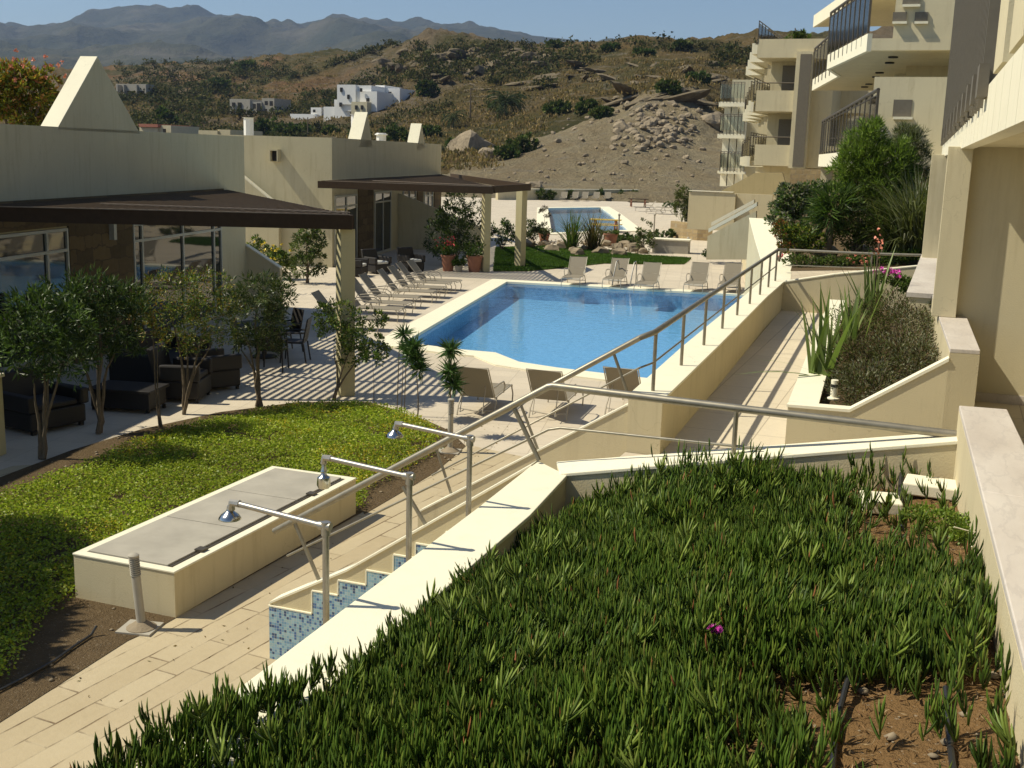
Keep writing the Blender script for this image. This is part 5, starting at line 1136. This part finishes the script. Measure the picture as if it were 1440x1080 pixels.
grassclump('left tall strap leaved grass in the rock bed before the second pool',(804,352),2.0,130,OLIVE+GREEN,.06)
grassclump('middle tall brownish grass in front of the second pool',(833,352),2.0,150,[(.13,.09,.03),(.09,.08,.03),(.07,.07,.02)],.05)
small_tree('shrub','bushy upright shrub standing right of the tall grasses',(905,355),[(906,322,11,14),(908,340,14,14),(900,332,9,12)],900,.14,.05,OLIVE+GREEN[:1],.03,cat='shrub')
small_tree('shrub','reddish thin shrub left of the tall grasses',(766,345),[(766,300,7,16),(766,322,8,14)],500,.12,.04,[(.10,.06,.03),(.08,.07,.03)],.03,cat='shrub')
for (x,y,w_,h_),lab in (((898,336,26,7),'low clipped green hedge in front of the right deck'),((875,335,14,7),'short round hedge left of the clipped hedge'),((945,288,12,4),'tiny round shrub on the far deck wall'),((935,329,14,5),'small round hedge beside the honey stone wall')):
    small_tree('hedge',lab,(x,y+h_),[(x-w_*.5,y,w_*.6,h_),(x+w_*.5,y,w_*.6,h_)],1200,.10,.06,GREEN,.02,cat='hedge')
small_tree('shrub','low clipped strip of shrubs in front of the far stair wall',(1012,362),[(1000,357,14,5),(1020,357,14,5),(1035,358,8,4)],1300,.10,.05,DARKG,.02,cat='hedge')
# bare young tree by stair wall
t=small_tree('young_tree','thin bare young tree before the far triangular stair wall',(1026,360),[(1027,345,12,5),(1024,349,9,4)],160,.10,.03,OLIVE,.035,stems=[(1016,345),(1036,343),(1026,338),(1030,349)],trunk=.6)
# lavender
for x,y,lab in ((970,312,'left'),(986,315,'second'),(1001,314,'third'),(1014,309,'right')):
    b=GD(x,y,52); grassclump('grey green lavender clump before the pale boundary wall, %s one'%lab,tuple(b),1.1,170,GREY+OLIVE,.05,droop=.25,spread=.5,cat='lavender',name='lavender')
b=GD(962,280,52.); t=thing('hedge','tall dark clipped hedge block at the left end of the pale boundary wall','hedge',GD(962,296,52)); crown('foliage',[(*GD(962,272,52),.45,.5,.5),(*GD(962,283,52),.5,.5,.5),(*GD(961,292,52),.45,.5,.4)],1500,.10,.05,OLIVE,t,var=.2); limbs('trunk',GD(962,298,52),[GD(962,275,52)],.05,t)
small_tree('cypress','small dark conical shrub against the pale boundary wall',(1020,330),[(1019,300,5,12),(1020,290,3,8)],500,.12,.04,DARKG,.03,cat='shrub',z0=.6)
# shrubs by the second villa
vs_=[('glossy green shrub mass in the shade under the second pergola',(640,372),[(640,320,26,32),(618,335,22,30),(660,335,20,35),(645,290,22,18),(670,300,14,24),(625,300,16,16)],4500,.13,.05,GREEN+DARKG),
 ('rounded orange tree behind the second column',(705,352),[(705,325,14,18),(695,335,12,14),(716,330,12,14)],1500,.12,.05,GREEN+DARKG),
 ('rounded dark shrub right of the rope textured column',(748,345),[(745,320,14,14),(755,330,12,12),(738,328,10,12),(757,312,8,8)],1500,.12,.05,OLIVE+DARKG),
 ('flowering shrub between the two villas, behind the striped column',(432,398),[(430,350,22,20),(445,335,14,14),(420,375,18,18),(446,368,14,18),(432,328,14,10)],3000,.11,.045,GREEN+OLIVE),
 ('bright low shrub with yellow flowers beside the ochre yard wall',(390,392),[(375,360,22,14),(395,370,20,16),(360,345,16,12),(405,378,14,12)],2600,.10,.05,GREEN+YELG[:1])]
for lab,b,bl,n,L,W,cols in vs_: small_tree('shrub',lab,b,bl,n,L,W,cols,.04,cat='shrub')
def blooms(label,cx,cy,D,n,mat,sx,sy,r=.05):
    c=GD(cx,cy,D); k=D/1600; t=thing('blossoms',label,'flowers',c); p=c+rng.normal(size=(n,3))*V3(sx*k,sx*k*.6,sy*k); m=8; pp=np.repeat(p,m,0); V,Fq,C=leaves(pp,rng.normal(size=(len(pp),3))+V3(0,0,.3),np.full(len(pp),r),np.full(len(pp),r*.7),np.ones((len(pp),3))); rawmesh('petals',V,Fq,mat,t); return t
blooms('scattered yellow blossoms on the low shrub between the villas',375,352,36.5,16,'yflower',16,8,.07)
# pots
def pot(label,base,r,h_,plant,colr=None,mat='terracotta'):
    b=G(*base,0); t=thing('flower_pot',label,'flower pot',b,'terracotta pots beside the second pergola column'); MB().lathe(b,[(r*.72,0),(r,h_*.9),(r*1.08,h_*.9),(r*1.08,h_),(r*.9,h_),(r*.85,h_*.85),(0,h_*.85)],16).build('pot',mat,t,smooth=True)
    crown('foliage',[(b[0],b[1],b[2]+h_+plant*.5,r*1.4,r*1.4,plant*.6)],500,.11,.05,GREEN,t); limbs('stem',b+V3(0,0,h_*.8),[b+V3(.05,0,h_+plant*.5),b+V3(-.08,.03,h_+plant*.4)],.01,t)
    if colr:
        n=40; p=b+V3(0,0,h_+plant)+rng.normal(size=(n,3))*V3(r*.9,r*.9,.12); V,Fq,C=leaves(p,rng.normal(size=(n,3)),np.full(n,.09),np.full(n,.07),np.ones((n,3))); rawmesh('blossoms',V,Fq,colr,t)
pot('terracotta pot of red geraniums at the end of the lounger row',(630,381),.27,.62,.45,'red')
pot('small low dark pot between the two terracotta pots',(645,382),.16,.25,.25,None,'concrete')
pot('terracotta pot with a green shrub beside the second column',(667,382),.30,.62,.5)
pot('round terracotta pot standing by the edge of the second pool',(765,340),.30,.45,.2); pot('big round terracotta urn in the rock bed',(858,345),.38,.62,.1)
# ---- planter: grey shrubs + sword plants
gb=[(-.62,12.0,2.35,.40,.75,.30),(-.35,12.9,2.5,.45,.8,.38),(-.75,13.2,2.4,.40,.8,.30),(-.30,14.2,2.65,.32,.8,.35),(-.85,14.6,2.45,.4,.8,.32),(-.5,15.8,2.6,.45,.8,.38),(-1.0,16.3,2.45,.35,.8,.3),(-.2,12.3,2.6,.25,.5,.2)]
MB().prism([(-1.03,11.04),(.10,11.04),(-.1,15.5),(-.4,20),(-1.5,20)],1.5,2.13).build('planter_soil','soil')['kind']='structure'
labs=['twiggy grey shrub at the front of the planter, beside the path light','twiggy grey shrub against the second marble cap','brownish grey shrub at the middle left of the planter, behind the sword leaves','olive shrub at the far end of the planter near the column']
for i,(bl,cl) in enumerate(((gb[0:1]+gb[7:8],GREY+OLIVE),(gb[1:2]+gb[3:4],GREY+OLIVE+[(.10,.07,.05)]),(gb[2:3]+gb[4:5],OLIVE+[(.13,.10,.06)]),(gb[5:7],OLIVE+GREEN[:1]))):
    b=V3(bl[0][0],bl[0][1],2.13); t=thing('grey_shrub',labs[i],'shrub',b); bl=[(q[0],q[1],q[2]-.07,q[3],q[4],q[5]*.85) for q in bl]; crown('foliage',bl,7000,.045,.012,[tuple(np.array(c)*.8) for c in cl]+[(.13,.09,.05),(.10,.07,.04)],t,'dry',up=.5,out=.9); limbs('stem',b,[np.array(q[:3])+V3(*rng.normal(0,.2,2),.1) for q in bl*9],.007,t)
def sword(label,p,n,L,W=.055,spread=.35,flower=None):
    p=np.array(p,float); t=thing('sword_plant',label,'sword plant',p); V,Fq,C=blades(np.tile(p,(n,1))+rng.normal(size=(n,3))*V3(.05,.05,0),1,L,W,[(.16,.22,.06),(.21,.26,.09),(.12,.17,.05)],spread,.22); rawmesh('blades',V,Fq,'leaf',t,False,C)
    if flower is not None:
        MB().tube([tuple(p),tuple(p+V3(0,0,L*1.05))],.012,5).build('flower_stem','bark',t); n=22; q=p+V3(0,0,L)+rng.normal(size=(n,3))*V3(.04,.04,.12); V,Fq,C=leaves(q,rng.normal(size=(n,3)),np.full(n,.05),np.full(n,.045),np.ones((n,3))); rawmesh('blossoms',V,Fq,flower,t)
sword('nearest sword leaved clump leaning over the planter edge',(-1.14,12.7,2.2),26,1.0,.06,.55); sword('second sword leaved clump in the planter middle',(-1.0,14.0,2.2),20,1.0,.06,.3); sword('far sword leaved clump with coral flowers',(-.88,16.4,2.25),24,1.15,.05,.25,'coral')
blooms('magenta bougainvillea blossoms at the far end of the planter',1256,384,19.0,16,'pink',9,3,.045)
small_tree('bougainvillea','green shrub carrying magenta blossoms beside the far column',(1255,415),[(1250,392,16,9),(1268,398,14,9)],900,.06,.035,GREEN,.015,cat='shrub',z0=2.3)
# ---- shrub garden at right, in front of the middle block (ground rises to about 3 m)
gp=[G(1115,372,2.35)[:2],G(1320,372,2.6)[:2],(1.5,24.3),(2.5,52),(-6,52),(-5.2,37),(-4.1,31.5),(-3.35,27.5)]
m=MB(); z0=[2.3,2.55,2.6,3.6,3.2,2.7,2.45,2.3]
bm=bmesh.new(); vs=[bm.verts.new((p[0],p[1],z)) for p,z in zip([(-3.0,24.15),(.3,24.15)]+[tuple(x) for x in gp[2:]],z0)]; bm.faces.new(vs); bmesh.ops.triangulate(bm,faces=bm.faces[:]); me=bpy.data.meshes.new('garden_soil'); bm.to_mesh(me); bm.free(); me.materials.append(MAT['soil']); o=bpy.data.objects.new('garden_soil',me); COL.objects.link(o); struct(o)
def gbush(name,label,D,z,blobs,n,L,W,cols,cat='shrub',r=.03,mat='leaf',stems=None,up=.35):
    k=D/1600; x0,y0=blobs[0][:2]; B=[]
    for x,y,rx,ry,*off in blobs: p=GD(x,y,D+(off[0] if off else 0)); B.append((p[0],p[1],p[2],rx*k,rx*k*.8,ry*k))
    b=GD(x0,y0,D); b[2]=z; t=thing(name,label,cat,b); crown('foliage',B,n,L,W,cols,t,mat,up=up); limbs('stem',b,[np.array(q[:3]) for q in B],r,t); return t
gbush('grey_bush','large silvery leaved bush at the left of the shrub garden',27,2.6,[(1120,285,26,22),(1100,300,22,18),(1145,275,22,20),(1135,305,20,18),(1108,270,14,10)],5200,.10,.045,GREY+GREEN[:2])
gbush('feathery_tree','tall feathery green tamarisk like tree in the middle of the shrub garden',26.6,2.6,[(1215,215,30,28),(1240,240,32,32),(1195,235,22,22),(1225,185,18,14),(1260,225,26,26),(1210,265,28,24),(1245,275,30,24),(1270,255,20,24)],17000,.16,.020,[(.15,.22,.035),(.20,.27,.05),(.11,.165,.03)],'tree',.07,up=.7)
gbush('feathery_tree','pale grey green feathery shrub before the middle block wall',27,2.6,[(1285,205,16,22),(1275,185,12,10),(1290,230,16,24),(1268,200,12,14)],3800,.16,.014,GREY+OLIVE,'tree',.05,up=.7)
gbush('bush','lime green low bush beside the white parapet end',26,2.5,[(1125,330,24,14),(1105,325,16,11),(1145,340,20,14),(1118,345,18,10)],3600,.07,.035,YELG[:3]+GREEN)
gbush('bush','dark rounded bush beneath the feathery tree',26,2.5,[(1205,310,28,22),(1225,330,24,18),(1190,330,20,16),(1240,305,20,20)],4200,.10,.03,OLIVE+GREEN)
gbush('bush','small orange tinted bush next to the parapet end',25.6,2.4,[(1098,322,9,16),(1102,345,10,8)],700,.06,.03,[(.28,.10,.03),(.12,.11,.03),(.08,.12,.03)])
gbush('dragon_palm','spiky short dragon palm with a brown trunk in the shrub garden',26,2.5,[(1170,300,20,18),(1178,285,16,14)],0+900,.45,.03,DARKG+GREEN,'palm',.09,up=.1)
grassclump('large arching pampas grass beside the far column',tuple(V3(*GD(1288,335,25.6)[:2],2.6)),2.0,1000,OLIVE+GREY+OLIVE,.03,droop=.95,spread=.35,name='pampas_grass')
grassclump('second arching pampas grass clump left of the large one',tuple(V3(*GD(1258,335,26.2)[:2],2.6)),1.6,700,GREEN+OLIVE,.03,droop=.95,spread=.4,name='pampas_grass')
gbush('bush','low green ground bush behind the level handrail, left part',25.3,2.4,[(1130,367,24,7),(1165,369,22,7),(1190,366,20,6)],2600,.06,.03,GREEN+OLIVE)
gbush('bush','low bush with pink and red flowers behind the handrail, right part',25.3,2.5,[(1225,365,16,8),(1250,364,18,8),(1280,360,20,8)],2600,.06,.03,GREEN)
blooms('coral blossoms on the low bush behind the handrail',1215,366,25,14,'coral',8,5,.04); blooms('red blossoms on the bush beside the parapet end',1103,350,26.8,14,'red',7,6,.05)
for x,y,r,s in ((1165,352,.28,21),(1215,349,.33,22),(1245,352,.25,23),(1150,359,.2,24)):
    p=GD(x,y,27.5); o=rockmesh(None,(p[0],p[1],2.5),r,s,'garden_rock'); tag(o,{21:'flat pale rock under the dragon palm',22:'wide pale rock below the feathery tree',23:'pale rock left of the pampas grass',24:'small pale rock behind the middle of the handrail'}[s],'rock')
t=gbush('roof_shrub','round green shrub growing on the roof terrace of the farthest block',60,11.0,[(1118,50,10,8),(1127,53,8,6)],700,.2,.06,GREEN+OLIVE)
# yellow red tree behind the nearest villa
t=gbush('flowering_tree','yellow green tree with red tips rising behind the nearest villa roof',34,0,[(20,110,28,22),(45,130,30,22),(5,140,26,24),(60,110,18,14),(70,150,16,22),(30,160,30,20),(-30,130,30,30)],6500,.16,.06,[(.24,.24,.03),(.32,.27,.04),(.14,.18,.03),(.34,.16,.05)],'tree',.12)
blooms('red blossoms at the top of the tree behind the nearest villa',35,95,34,34,'coral',28,9,.08)
#, bushes, palms, scrub
sc_rocks=[rockmesh(None,(0,0,-60),1.,s,'boulder') for s in (31,37,41,47,53)]
first=[True]*5; nb=0
xs_r=[];N=265
for i in range(N):
    u=rng.random()
    if u<.62: x=rng.normal(925,32); y=rng.normal(178,22); r=rng.uniform(.2,.85)
    elif u<.85: x=rng.uniform(760,1000); y=rng.uniform(150,240); r=rng.uniform(.15,.6)
    else: x=rng.uniform(680,1000); y=rng.uniform(238,262); r=rng.uniform(.12,.35)
    if x>990: continue
    p,d=hpt(x,y); k=i%5
    if first[k]: o=sc_rocks[k]; first[k]=False
    else: o=sc_rocks[k].copy(); COL.objects.link(o)
    o.location=(p[0],p[1],p[2]+r*.15); o.scale=(r,r,r*rng.uniform(.8,1.2)); o.rotation_euler=(rng.uniform(-.4,.4),rng.uniform(-.4,.4),rng.uniform(0,6.28)); tag(o,'pale angular boulder tumbled on the dirt slope','boulder','boulders tumbled down the dirt slope')
for x,y,r,s,fl,lab in ((662,212,3.8,61,.75,'largest sloping grey boulder at the left foot of the dirt slope'),(690,222,2.,62,.8,'smaller grey boulder right of the largest one'),(755,263,1.2,63,.7,'rounded pale boulder just above the boundary wall'),(873,183,1.6,64,.8,'tall pale boulder at the left edge of the rock pile'),(1003,175,2.2,66,.8,'dark boulder between rock pile and the farthest block')):
    p,d=hpt(x,y); o=rockmesh(None,p,r,s,'boulder',flat=fl); tag(o,lab,'boulder')
oc=[o_.copy() for o_ in sc_rocks]
for o_ in oc:
    o_.data=o_.data.copy(); o_.data.materials[0]=MAT['darkrock']
for i in range(118):
    x=rng.uniform(520,780) if i<50 else rng.uniform(600,1030); y=(66+38*rng.random()+abs(x-620)*.06) if i<60 else rng.uniform(85,145); p,d=hpt(x,y); r=rng.uniform(1.,3.2); o=oc[i%5].copy(); COL.objects.link(o); o.location=(p[0],p[1],p[2]-r*.25); o.scale=(r*1.5,r,r*rng.uniform(.6,1.)) if i<60 else (r*2.,r*.8,r*.32); o.rotation_euler=(rng.uniform(-.3,.3),rng.uniform(-.3,.3),rng.uniform(0,6.28)); tag(o,'weathered rock outcrop block along the hill top' if i<60 else 'flat rock ledge lying on the upper slope','rock outcrop','rock outcrops along the hill top' if i<60 else 'flat rock ledges on the upper slope')
for o_ in oc: bpy.data.objects.remove(o_)
hb=[(600,125,14,12,'dark round bush left of the hillside centre'),(655,160,0,0,''),(375,180,20,14,'dense green thicket below the grey stone house'),(415,185,26,10,'long dark thicket in front of the hamlet'),(560,190,24,14,'green thicket right of the roof fin'),(600,185,18,12,'dark bush between thicket and date palm'),(735,205,20,14,'bright green bush on the edge of the dirt slope'),(715,215,16,10,'low green bush beside the largest boulder'),(785,155,18,10,'wide dark bush right of the date palm'),(825,150,14,9,'dark bush in the middle of the slope'),(845,160,12,8,'small bush above the dirt slope'),(940,125,16,9,'bush above the rock pile'),(1010,190,0,0,''),(905,75,14,5,'bush on the skyline at right'),(780,64,8,4,'small dark bush on the skyline'),(960,63,10,4,'bush on the skyline above the rock pile'),(345,95,16,10,'dark tree on the left ridge'),(310,120,12,8,'dark bush on the left ridge slope'),(505,190,14,10,'bush between the two white roof fins'),(640,205,10,8,'bush left of the largest boulder'),(980,110,16,8,'dark bush below the right skyline'),(700,150,0,0,''),(465,185,14,8,'olive bush behind the second villa roof'),(230,165,16,12,'dark bush above the red roofed house'),(860,68,10,4,'pair of bushes on the middle skyline')]
for x,y,rx,ry,lab in hb:
    if not rx: continue
    p,d=hpt(x,y+ry*.7); k=d/1600; t=thing('hill_bush',lab,'bush',p); c=GD(x,y,d-1); crown('foliage',[(c[0]+q*rx*k*.5,c[1],c[2]+rng.uniform(-.2,.2)*ry*k,rx*k*.6,rx*k*.6,ry*k*rng.uniform(.7,1)) for q in (-1,0,1)],1100,.0032*d,.0018*d,DARKG+OLIVE,t,'dry'); MB().tube([tuple(p-V3(0,0,.5)),tuple(c)],.06,5).build('trunk','bark',t)
def palm(label,x,y,rp,n=46,dead=True):
    p,d=hpt(x,y+rp*.9); k=d/1600; c=GD(x,y,d-.5); t=thing('date_palm',label,'palm',p); L=rp*k*1.15
    m=MB(); m.tube([tuple(p-V3(0,0,.5)),tuple(c)],[.28,.22],8); m.build('trunk','bark',t,smooth=True)
    az=rng.uniform(0,6.28,n); el=rng.uniform(-.5,1.35,n); P=[];D_=[]
    for a,e in zip(az,el):
        q=c.copy(); dz=e
        for s in range(12):
            dirv=V3(math.cos(a)*math.cos(dz),math.sin(a)*math.cos(dz),math.sin(dz)); q=q+dirv*L/12; dz-=.13; sdv=V3(-math.sin(a),math.cos(a),0)
            for sg in (-1,1): P.append(q.copy()); D_.append(dirv*.7+sdv*sg*.7+V3(0,0,-.1))
    P=np.array(P);D_=np.array(D_); V,Fq,C=leaves(P,D_,np.full(len(P),L*.24),np.full(len(P),L*.035),lc(len(P),[(.05,.07,.03),(.07,.09,.04),(.035,.05,.02)],.3)); rawmesh('fronds',V,Fq,'dry',t,False,C); return t
palm('biggest date palm, dark and bushy in the middle of the slope',711,143,25,60); palm('smaller date palm left of the utility pole',638,165,17,40)
palm('young palm tuft right of the second villa roof',622,207,10,24)
# scrub + dry tufts as ground vegetation
def scrubpts(n,x0,x1,y0,y1):
    X=rng.uniform(x0,x1,n); Yp=y0+(y1-y0)*rng.random(n)**.8; out=[]
    for x,y in zip(X,Yp):
        if 840<x<1000 and y>135: continue
        if x>690+ (235-y)*1.4 and y>160 and x<1060: continue
        p,d=hpt(x,y)
        if d<118: continue
        out.append((*p,d))
    return np.array(out)
S=scrubpts(5600,165,1065,62,235); dens=fbm(S[:,0]*.02,S[:,1]*.02,4,90); S=S[dens>.43]; m_=28; n=len(S)*m_
rad=(rng.uniform(.5,1.,len(S))**2*2.2+.35)*np.clip(S[:,3]/260,.6,1.3); pr=np.repeat(rad,m_)[:,None]; pp=np.repeat(S[:,:3],m_,0)+unit(rng.normal(size=(n,3)))*rng.uniform(.2,1,(n,1))*pr*V3(1.1,1.1,.55)+V3(0,0,.25)*pr
V,Fq,C=leaves(pp,rng.normal(size=(n,3))+V3(0,0,.5),pr[:,0]*.38,pr[:,0]*.20,lc(n,[(.045,.055,.018),(.07,.072,.026),(.055,.06,.02),(.10,.085,.035)],.3)*np.repeat(rng.uniform(.6,1.4,len(S)),m_)[:,None]); o=rawmesh('hillside_scrub',V,Fq,'dry',None,False,C,origin=(0,0,0)); tag(o,None,None,None,'stuff')
S=scrubpts(2600,165,1065,66,240); m_=16; n=len(S)*m_; pr=np.full((n,1),.5); pp=np.repeat(S[:,:3],m_,0)+rng.normal(size=(n,3))*V3(1.2,1.2,.1); V,Fq,C=leaves(pp,rng.normal(size=(n,3))*.5+V3(0,0,1),np.full(n,.7),np.full(n,.28),lc(n,[(.26,.19,.085),(.22,.15,.06),(.16,.13,.06)],.3)); o=rawmesh('dry_grass',V,Fq,'dry',None,False,C,origin=(0,0,0)); tag(o,None,None,None,'stuff')
# shrubs along the far boundary wall
for i,(x,w_) in enumerate(((763,7),(778,7),(805,6),(850,10),(870,12),(890,12),(915,14),(938,12))):
    p=G(x,281,.0); t=thing('hedge_shrub','small dark shrub in the row along the boundary wall, number %s from the left'%['one','two','three','four','five','six','seven','eight'][i],'shrub',p,'row of shrubs along the boundary wall'); k=.075; crown('foliage',[(p[0],p[1]-.8,.5,w_*k,w_*k*.8,.55)],350,.28,.12,DARKG+OLIVE,t,'dry'); MB().tube([(p[0],p[1]-.8,0),(p[0],p[1]-.8,.5)],.05,5).build('stem','bark',t)
# ================================================================ FURNITURE
def armchair(label,loc,ang,group,cush=True):
    t=thing('rattan_armchair',label,'armchair',(0,0,0),group)
    MB().box(-.38,.38,-.36,.36,.06,.36).build('seat_base','rattan',t,bevel=.03)
    MB().box(-.28,.28,-.34,.28,.362,.46).build('seat_cushion','cushion' if cush else 'rattan',t,bevel=.03)
    MB().extr([(-.38,.30,.36),(.38,.30,.36),(.36,.42,.86),(-.36,.42,.86)],(0,.1,.02)).build('backrest','rattan',t,bevel=.02)
    for s in (-1,1): MB().box(min(s*.30,s*.42),max(s*.30,s*.42),-.38,.30,.361,.62).build('armrest','rattan',t,bevel=.03)
    for sx in (-1,1):
        for sy in (-1,1): MB().box(sx*.33-.025,sx*.33+.025,sy*.31-.025,sy*.31+.025,0,.06).build('leg','rattan',t)
    t.location=tuple(map(float,loc)); t.rotation_euler=(0,0,math.radians(ang)); return t
q=lambda x,y: (*G(x,y)[:2],0)
gA='dark rattan armchairs in the villas shade'
A0=armchair('dark rattan armchair nearest the first door of the second villa',q(530,384),70,gA)
dup(A0,q(578,381),math.radians(60),'dark rattan armchair with a white cushion in front of the partition wall',gA)
dup(A0,q(500,388),math.radians(100),'dark rattan armchair half hidden behind the lounger backs',gA)
A1=armchair('dark rattan armchair in the shade behind the yellowish tree',q(260,560),110,gA,False); A1.scale=(1.1,1.05,1.1)
0 and dup(A0,q(260,560),math.radians(110),'dark rattan armchair in the shade behind the yellowish tree',gA,(1.25,1.15,1.3))
dup(A1,q(60,600),math.radians(80),'leftmost big dark rattan armchair behind the first oleander',gA,(1.35,1.2,1.0))
dup(A1,q(300,545),math.radians(150),'dark rattan armchair beside the dining chairs under the nearest pergola',gA,(1.05,1.05,1.1))
t=thing('coffee_table','low dark rattan coffee table between the armchairs of the nearest villa','table',q(182,575)); g=G(182,575); MB().obox((g[0],g[1]),12,1.15,.75,.36,.41).build('tabletop','rattan',t,bevel=.01); MB().obox((g[0],g[1]),12,1.05,.65,.08,.359).build('table_base','rattan',t)
for sx in (-1,1):
    for sy in (-1,1): MB().obox((g[0]+sx*.48,g[1]+sy*.22+sx*.1),12,.05,.05,0,.079).build('leg','rattan',t)
t=thing('rattan_sofa','long dark rattan sofa against the stone clad wall of the nearest villa','sofa',q(130,530)); g=np.array([-14.6,18.2])
def sof_(m,a0,a1,b0,b1,z0,z1): P=[g+f2*a0+n2_*b0,g+f2*a1+n2_*b0,g+f2*a1+n2_*b1,g+f2*a0+n2_*b1]; return m.prism([tuple(p) for p in P],z0,z1)
sof_(MB(),-1.1,1.1,0,.8,.08,.40).build('seat_base','rattan',t,bevel=.03); sof_(MB(),-1.1,1.1,-.15,-.002,.08,.9).build('backrest','rattan',t,bevel=.03); sof_(MB(),-1.25,-1.102,-.15,.8,.08,.64).build('armrest','rattan',t,bevel=.03); sof_(MB(),1.102,1.25,-.15,.8,.08,.64).build('armrest','rattan',t,bevel=.03)
# dining set
g=G(372,502); t=thing('dining_table','dark round dining table among chairs under the nearest pergola','table',g); MB().lathe(g,[(.6,.70),(.62,.72),(.62,.74),(0,.745)],20).build('tabletop','rattan',t,smooth=True); MB().lathe(g,[(.28,0),(.28,.03),(.05,.06),(.045,.70)],12).build('pedestal','rattan',t,smooth=True)
def dchair():
    t=thing('dining_chair','','chair',(0,0,0),'dining chairs under the nearest pergola'); MB().box(-.24,.24,-.24,.24,.42,.46).build('seat','rattan',t,bevel=.01); MB().extr([(-.24,.22,.46),(.24,.22,.46),(.23,.32,.95),(-.23,.32,.95)],(0,.03,.004)).build('backrest','rattan',t)
    for sx in (-1,1):
        MB().tube([(sx*.23,-.22,.63),(sx*.24,-.22,.4),(sx*.26,-.25,0)],.017,6).build('leg','rattan',t,smooth=True); MB().tube([(sx*.23,.24,.42),(sx*.25,.30,0)],.017,6).build('leg','rattan',t,smooth=True); MB().tube([(sx*.24,-.22,.64),(sx*.25,.26,.66)],.02,6).build('armrest','rattan',t,smooth=True)
    return t
D0=dchair()
for i,(x,y,a,lab) in enumerate(((414,508,-70,'dining chair standing in the open at the right of the table'),(385,520,-160,'dining chair in front of the round table'),(350,510,110,'dining chair left of the round table'),(380,488,10,'dining chair behind the round table'),(402,494,-30,'dining chair at the back right of the table'))):
    if i==0: o=D0; o.location=q(x,y); o.rotation_euler=(0,0,math.radians(a)); o['label']=lab
    else: dup(D0,q(x,y),math.radians(a),lab)
# picnic tables by second pool
def picnic(label,x,y,mat,ang):
    g=G(x,y); t=thing('picnic_table',label,'picnic table',g)
    MB().obox((g[0],g[1]),ang,1.9,.8,.72,.77).build('tabletop',mat,t); v=np.array([-math.sin(math.radians(ang)),math.cos(math.radians(ang))])
    for s in (-1,1): MB().obox(tuple(g[:2]+v*.68*s),ang,1.9,.27,.43,.47).build('bench',mat,t)
    u=np.array([math.cos(math.radians(ang)),math.sin(math.radians(ang))])
    for s in (-1,1):
        c=g[:2]+u*.65*s; MB().tube([(*(c-v*.7),0),(*(c-v*.3),.72)],.05,4).build('leg','terracotta',t); MB().tube([(*(c+v*.7),0),(*(c+v*.3),.72)],.05,4).build('leg','terracotta',t); MB().tube([(*(c-v*.75),.4),(*(c+v*.75),.4)],.04,4).build('crossbar','terracotta',t)
    return t
picnic('picnic table with a yellow top in front of the second pool',851,326,'yellow',8)
picnic('brown wooden picnic table on the deck beyond the second pool',897,291,'wood',20)
# slim posts near second pool and lawn
for x,y0_,y1_,lab in ((919,300,335,'slim dark post on the deck right of the second pool'),(869,300,342,'slim grey lamp post in front of the second pool'),(967,333,350,'short dark bollard light by the far path')):
    b=G(x,y1_); h_=ZAT(y0_,b); t=thing('lamp_post',lab,'lamp post',b); MB().tube([tuple(b),(b[0],b[1],h_-.12)],.045,8).build('post','concrete',t,smooth=True); MB().lathe((b[0],b[1],h_-.12),[(.07,0),(.08,.05),(.05,.1),(0,.12)],10).build('lamp_head','concrete',t,smooth=True)
# ================================================================ camera, light, world
cam=bpy.data.cameras.new('camera'); co=bpy.data.objects.new('camera',cam); COL.objects.link(co); SC.camera=co
cam.sensor_width=36; cam.lens=F/1440*36; cam.clip_start=.05; cam.clip_end=20000
Mx=Matrix(((R_[0],U_[0],-fw[0],0),(R_[1],U_[1],-fw[1],0),(R_[2],U_[2],-fw[2],0),(0,0,0,1))); co.matrix_world=Matrix.Translation((0,0,H))@Mx
sd=Vector((-.745,-.27,1)).normalized()
l=bpy.data.lights.new('sun','SUN'); l.energy=4.6; l.angle=math.radians(.55); l.color=(1,.925,.735); lo_=bpy.data.objects.new('sun',l); COL.objects.link(lo_); lo_.rotation_euler=sd.to_track_quat('Z','Y').to_euler()
w=bpy.data.worlds.new('World'); SC.world=w; w.use_nodes=True; nt=w.node_tree; bg=nt.nodes['Background']; sky=nt.nodes.new('ShaderNodeTexSky'); sky.sky_type='NISHITA'; sky.sun_disc=False
sky.sun_elevation=math.asin(sd.z); sky.sun_rotation=math.atan2(sd.x,sd.y); sky.air_density=1.; sky.dust_density=.25; sky.ozone_density=3.; sky.altitude=0
nt.links.new(sky.outputs[0],bg.inputs[0]); bg.inputs[1].default_value=.078
vs=SC.view_settings; vs.view_transform='Standard'; vs.look='None'; vs.exposure=.30; vs.gamma=1
SC.cycles.max_bounces=6; SC.cycles.diffuse_bounces=3; SC.cycles.transparent_max_bounces=12; SC.cycles.sample_clamp_indirect=4
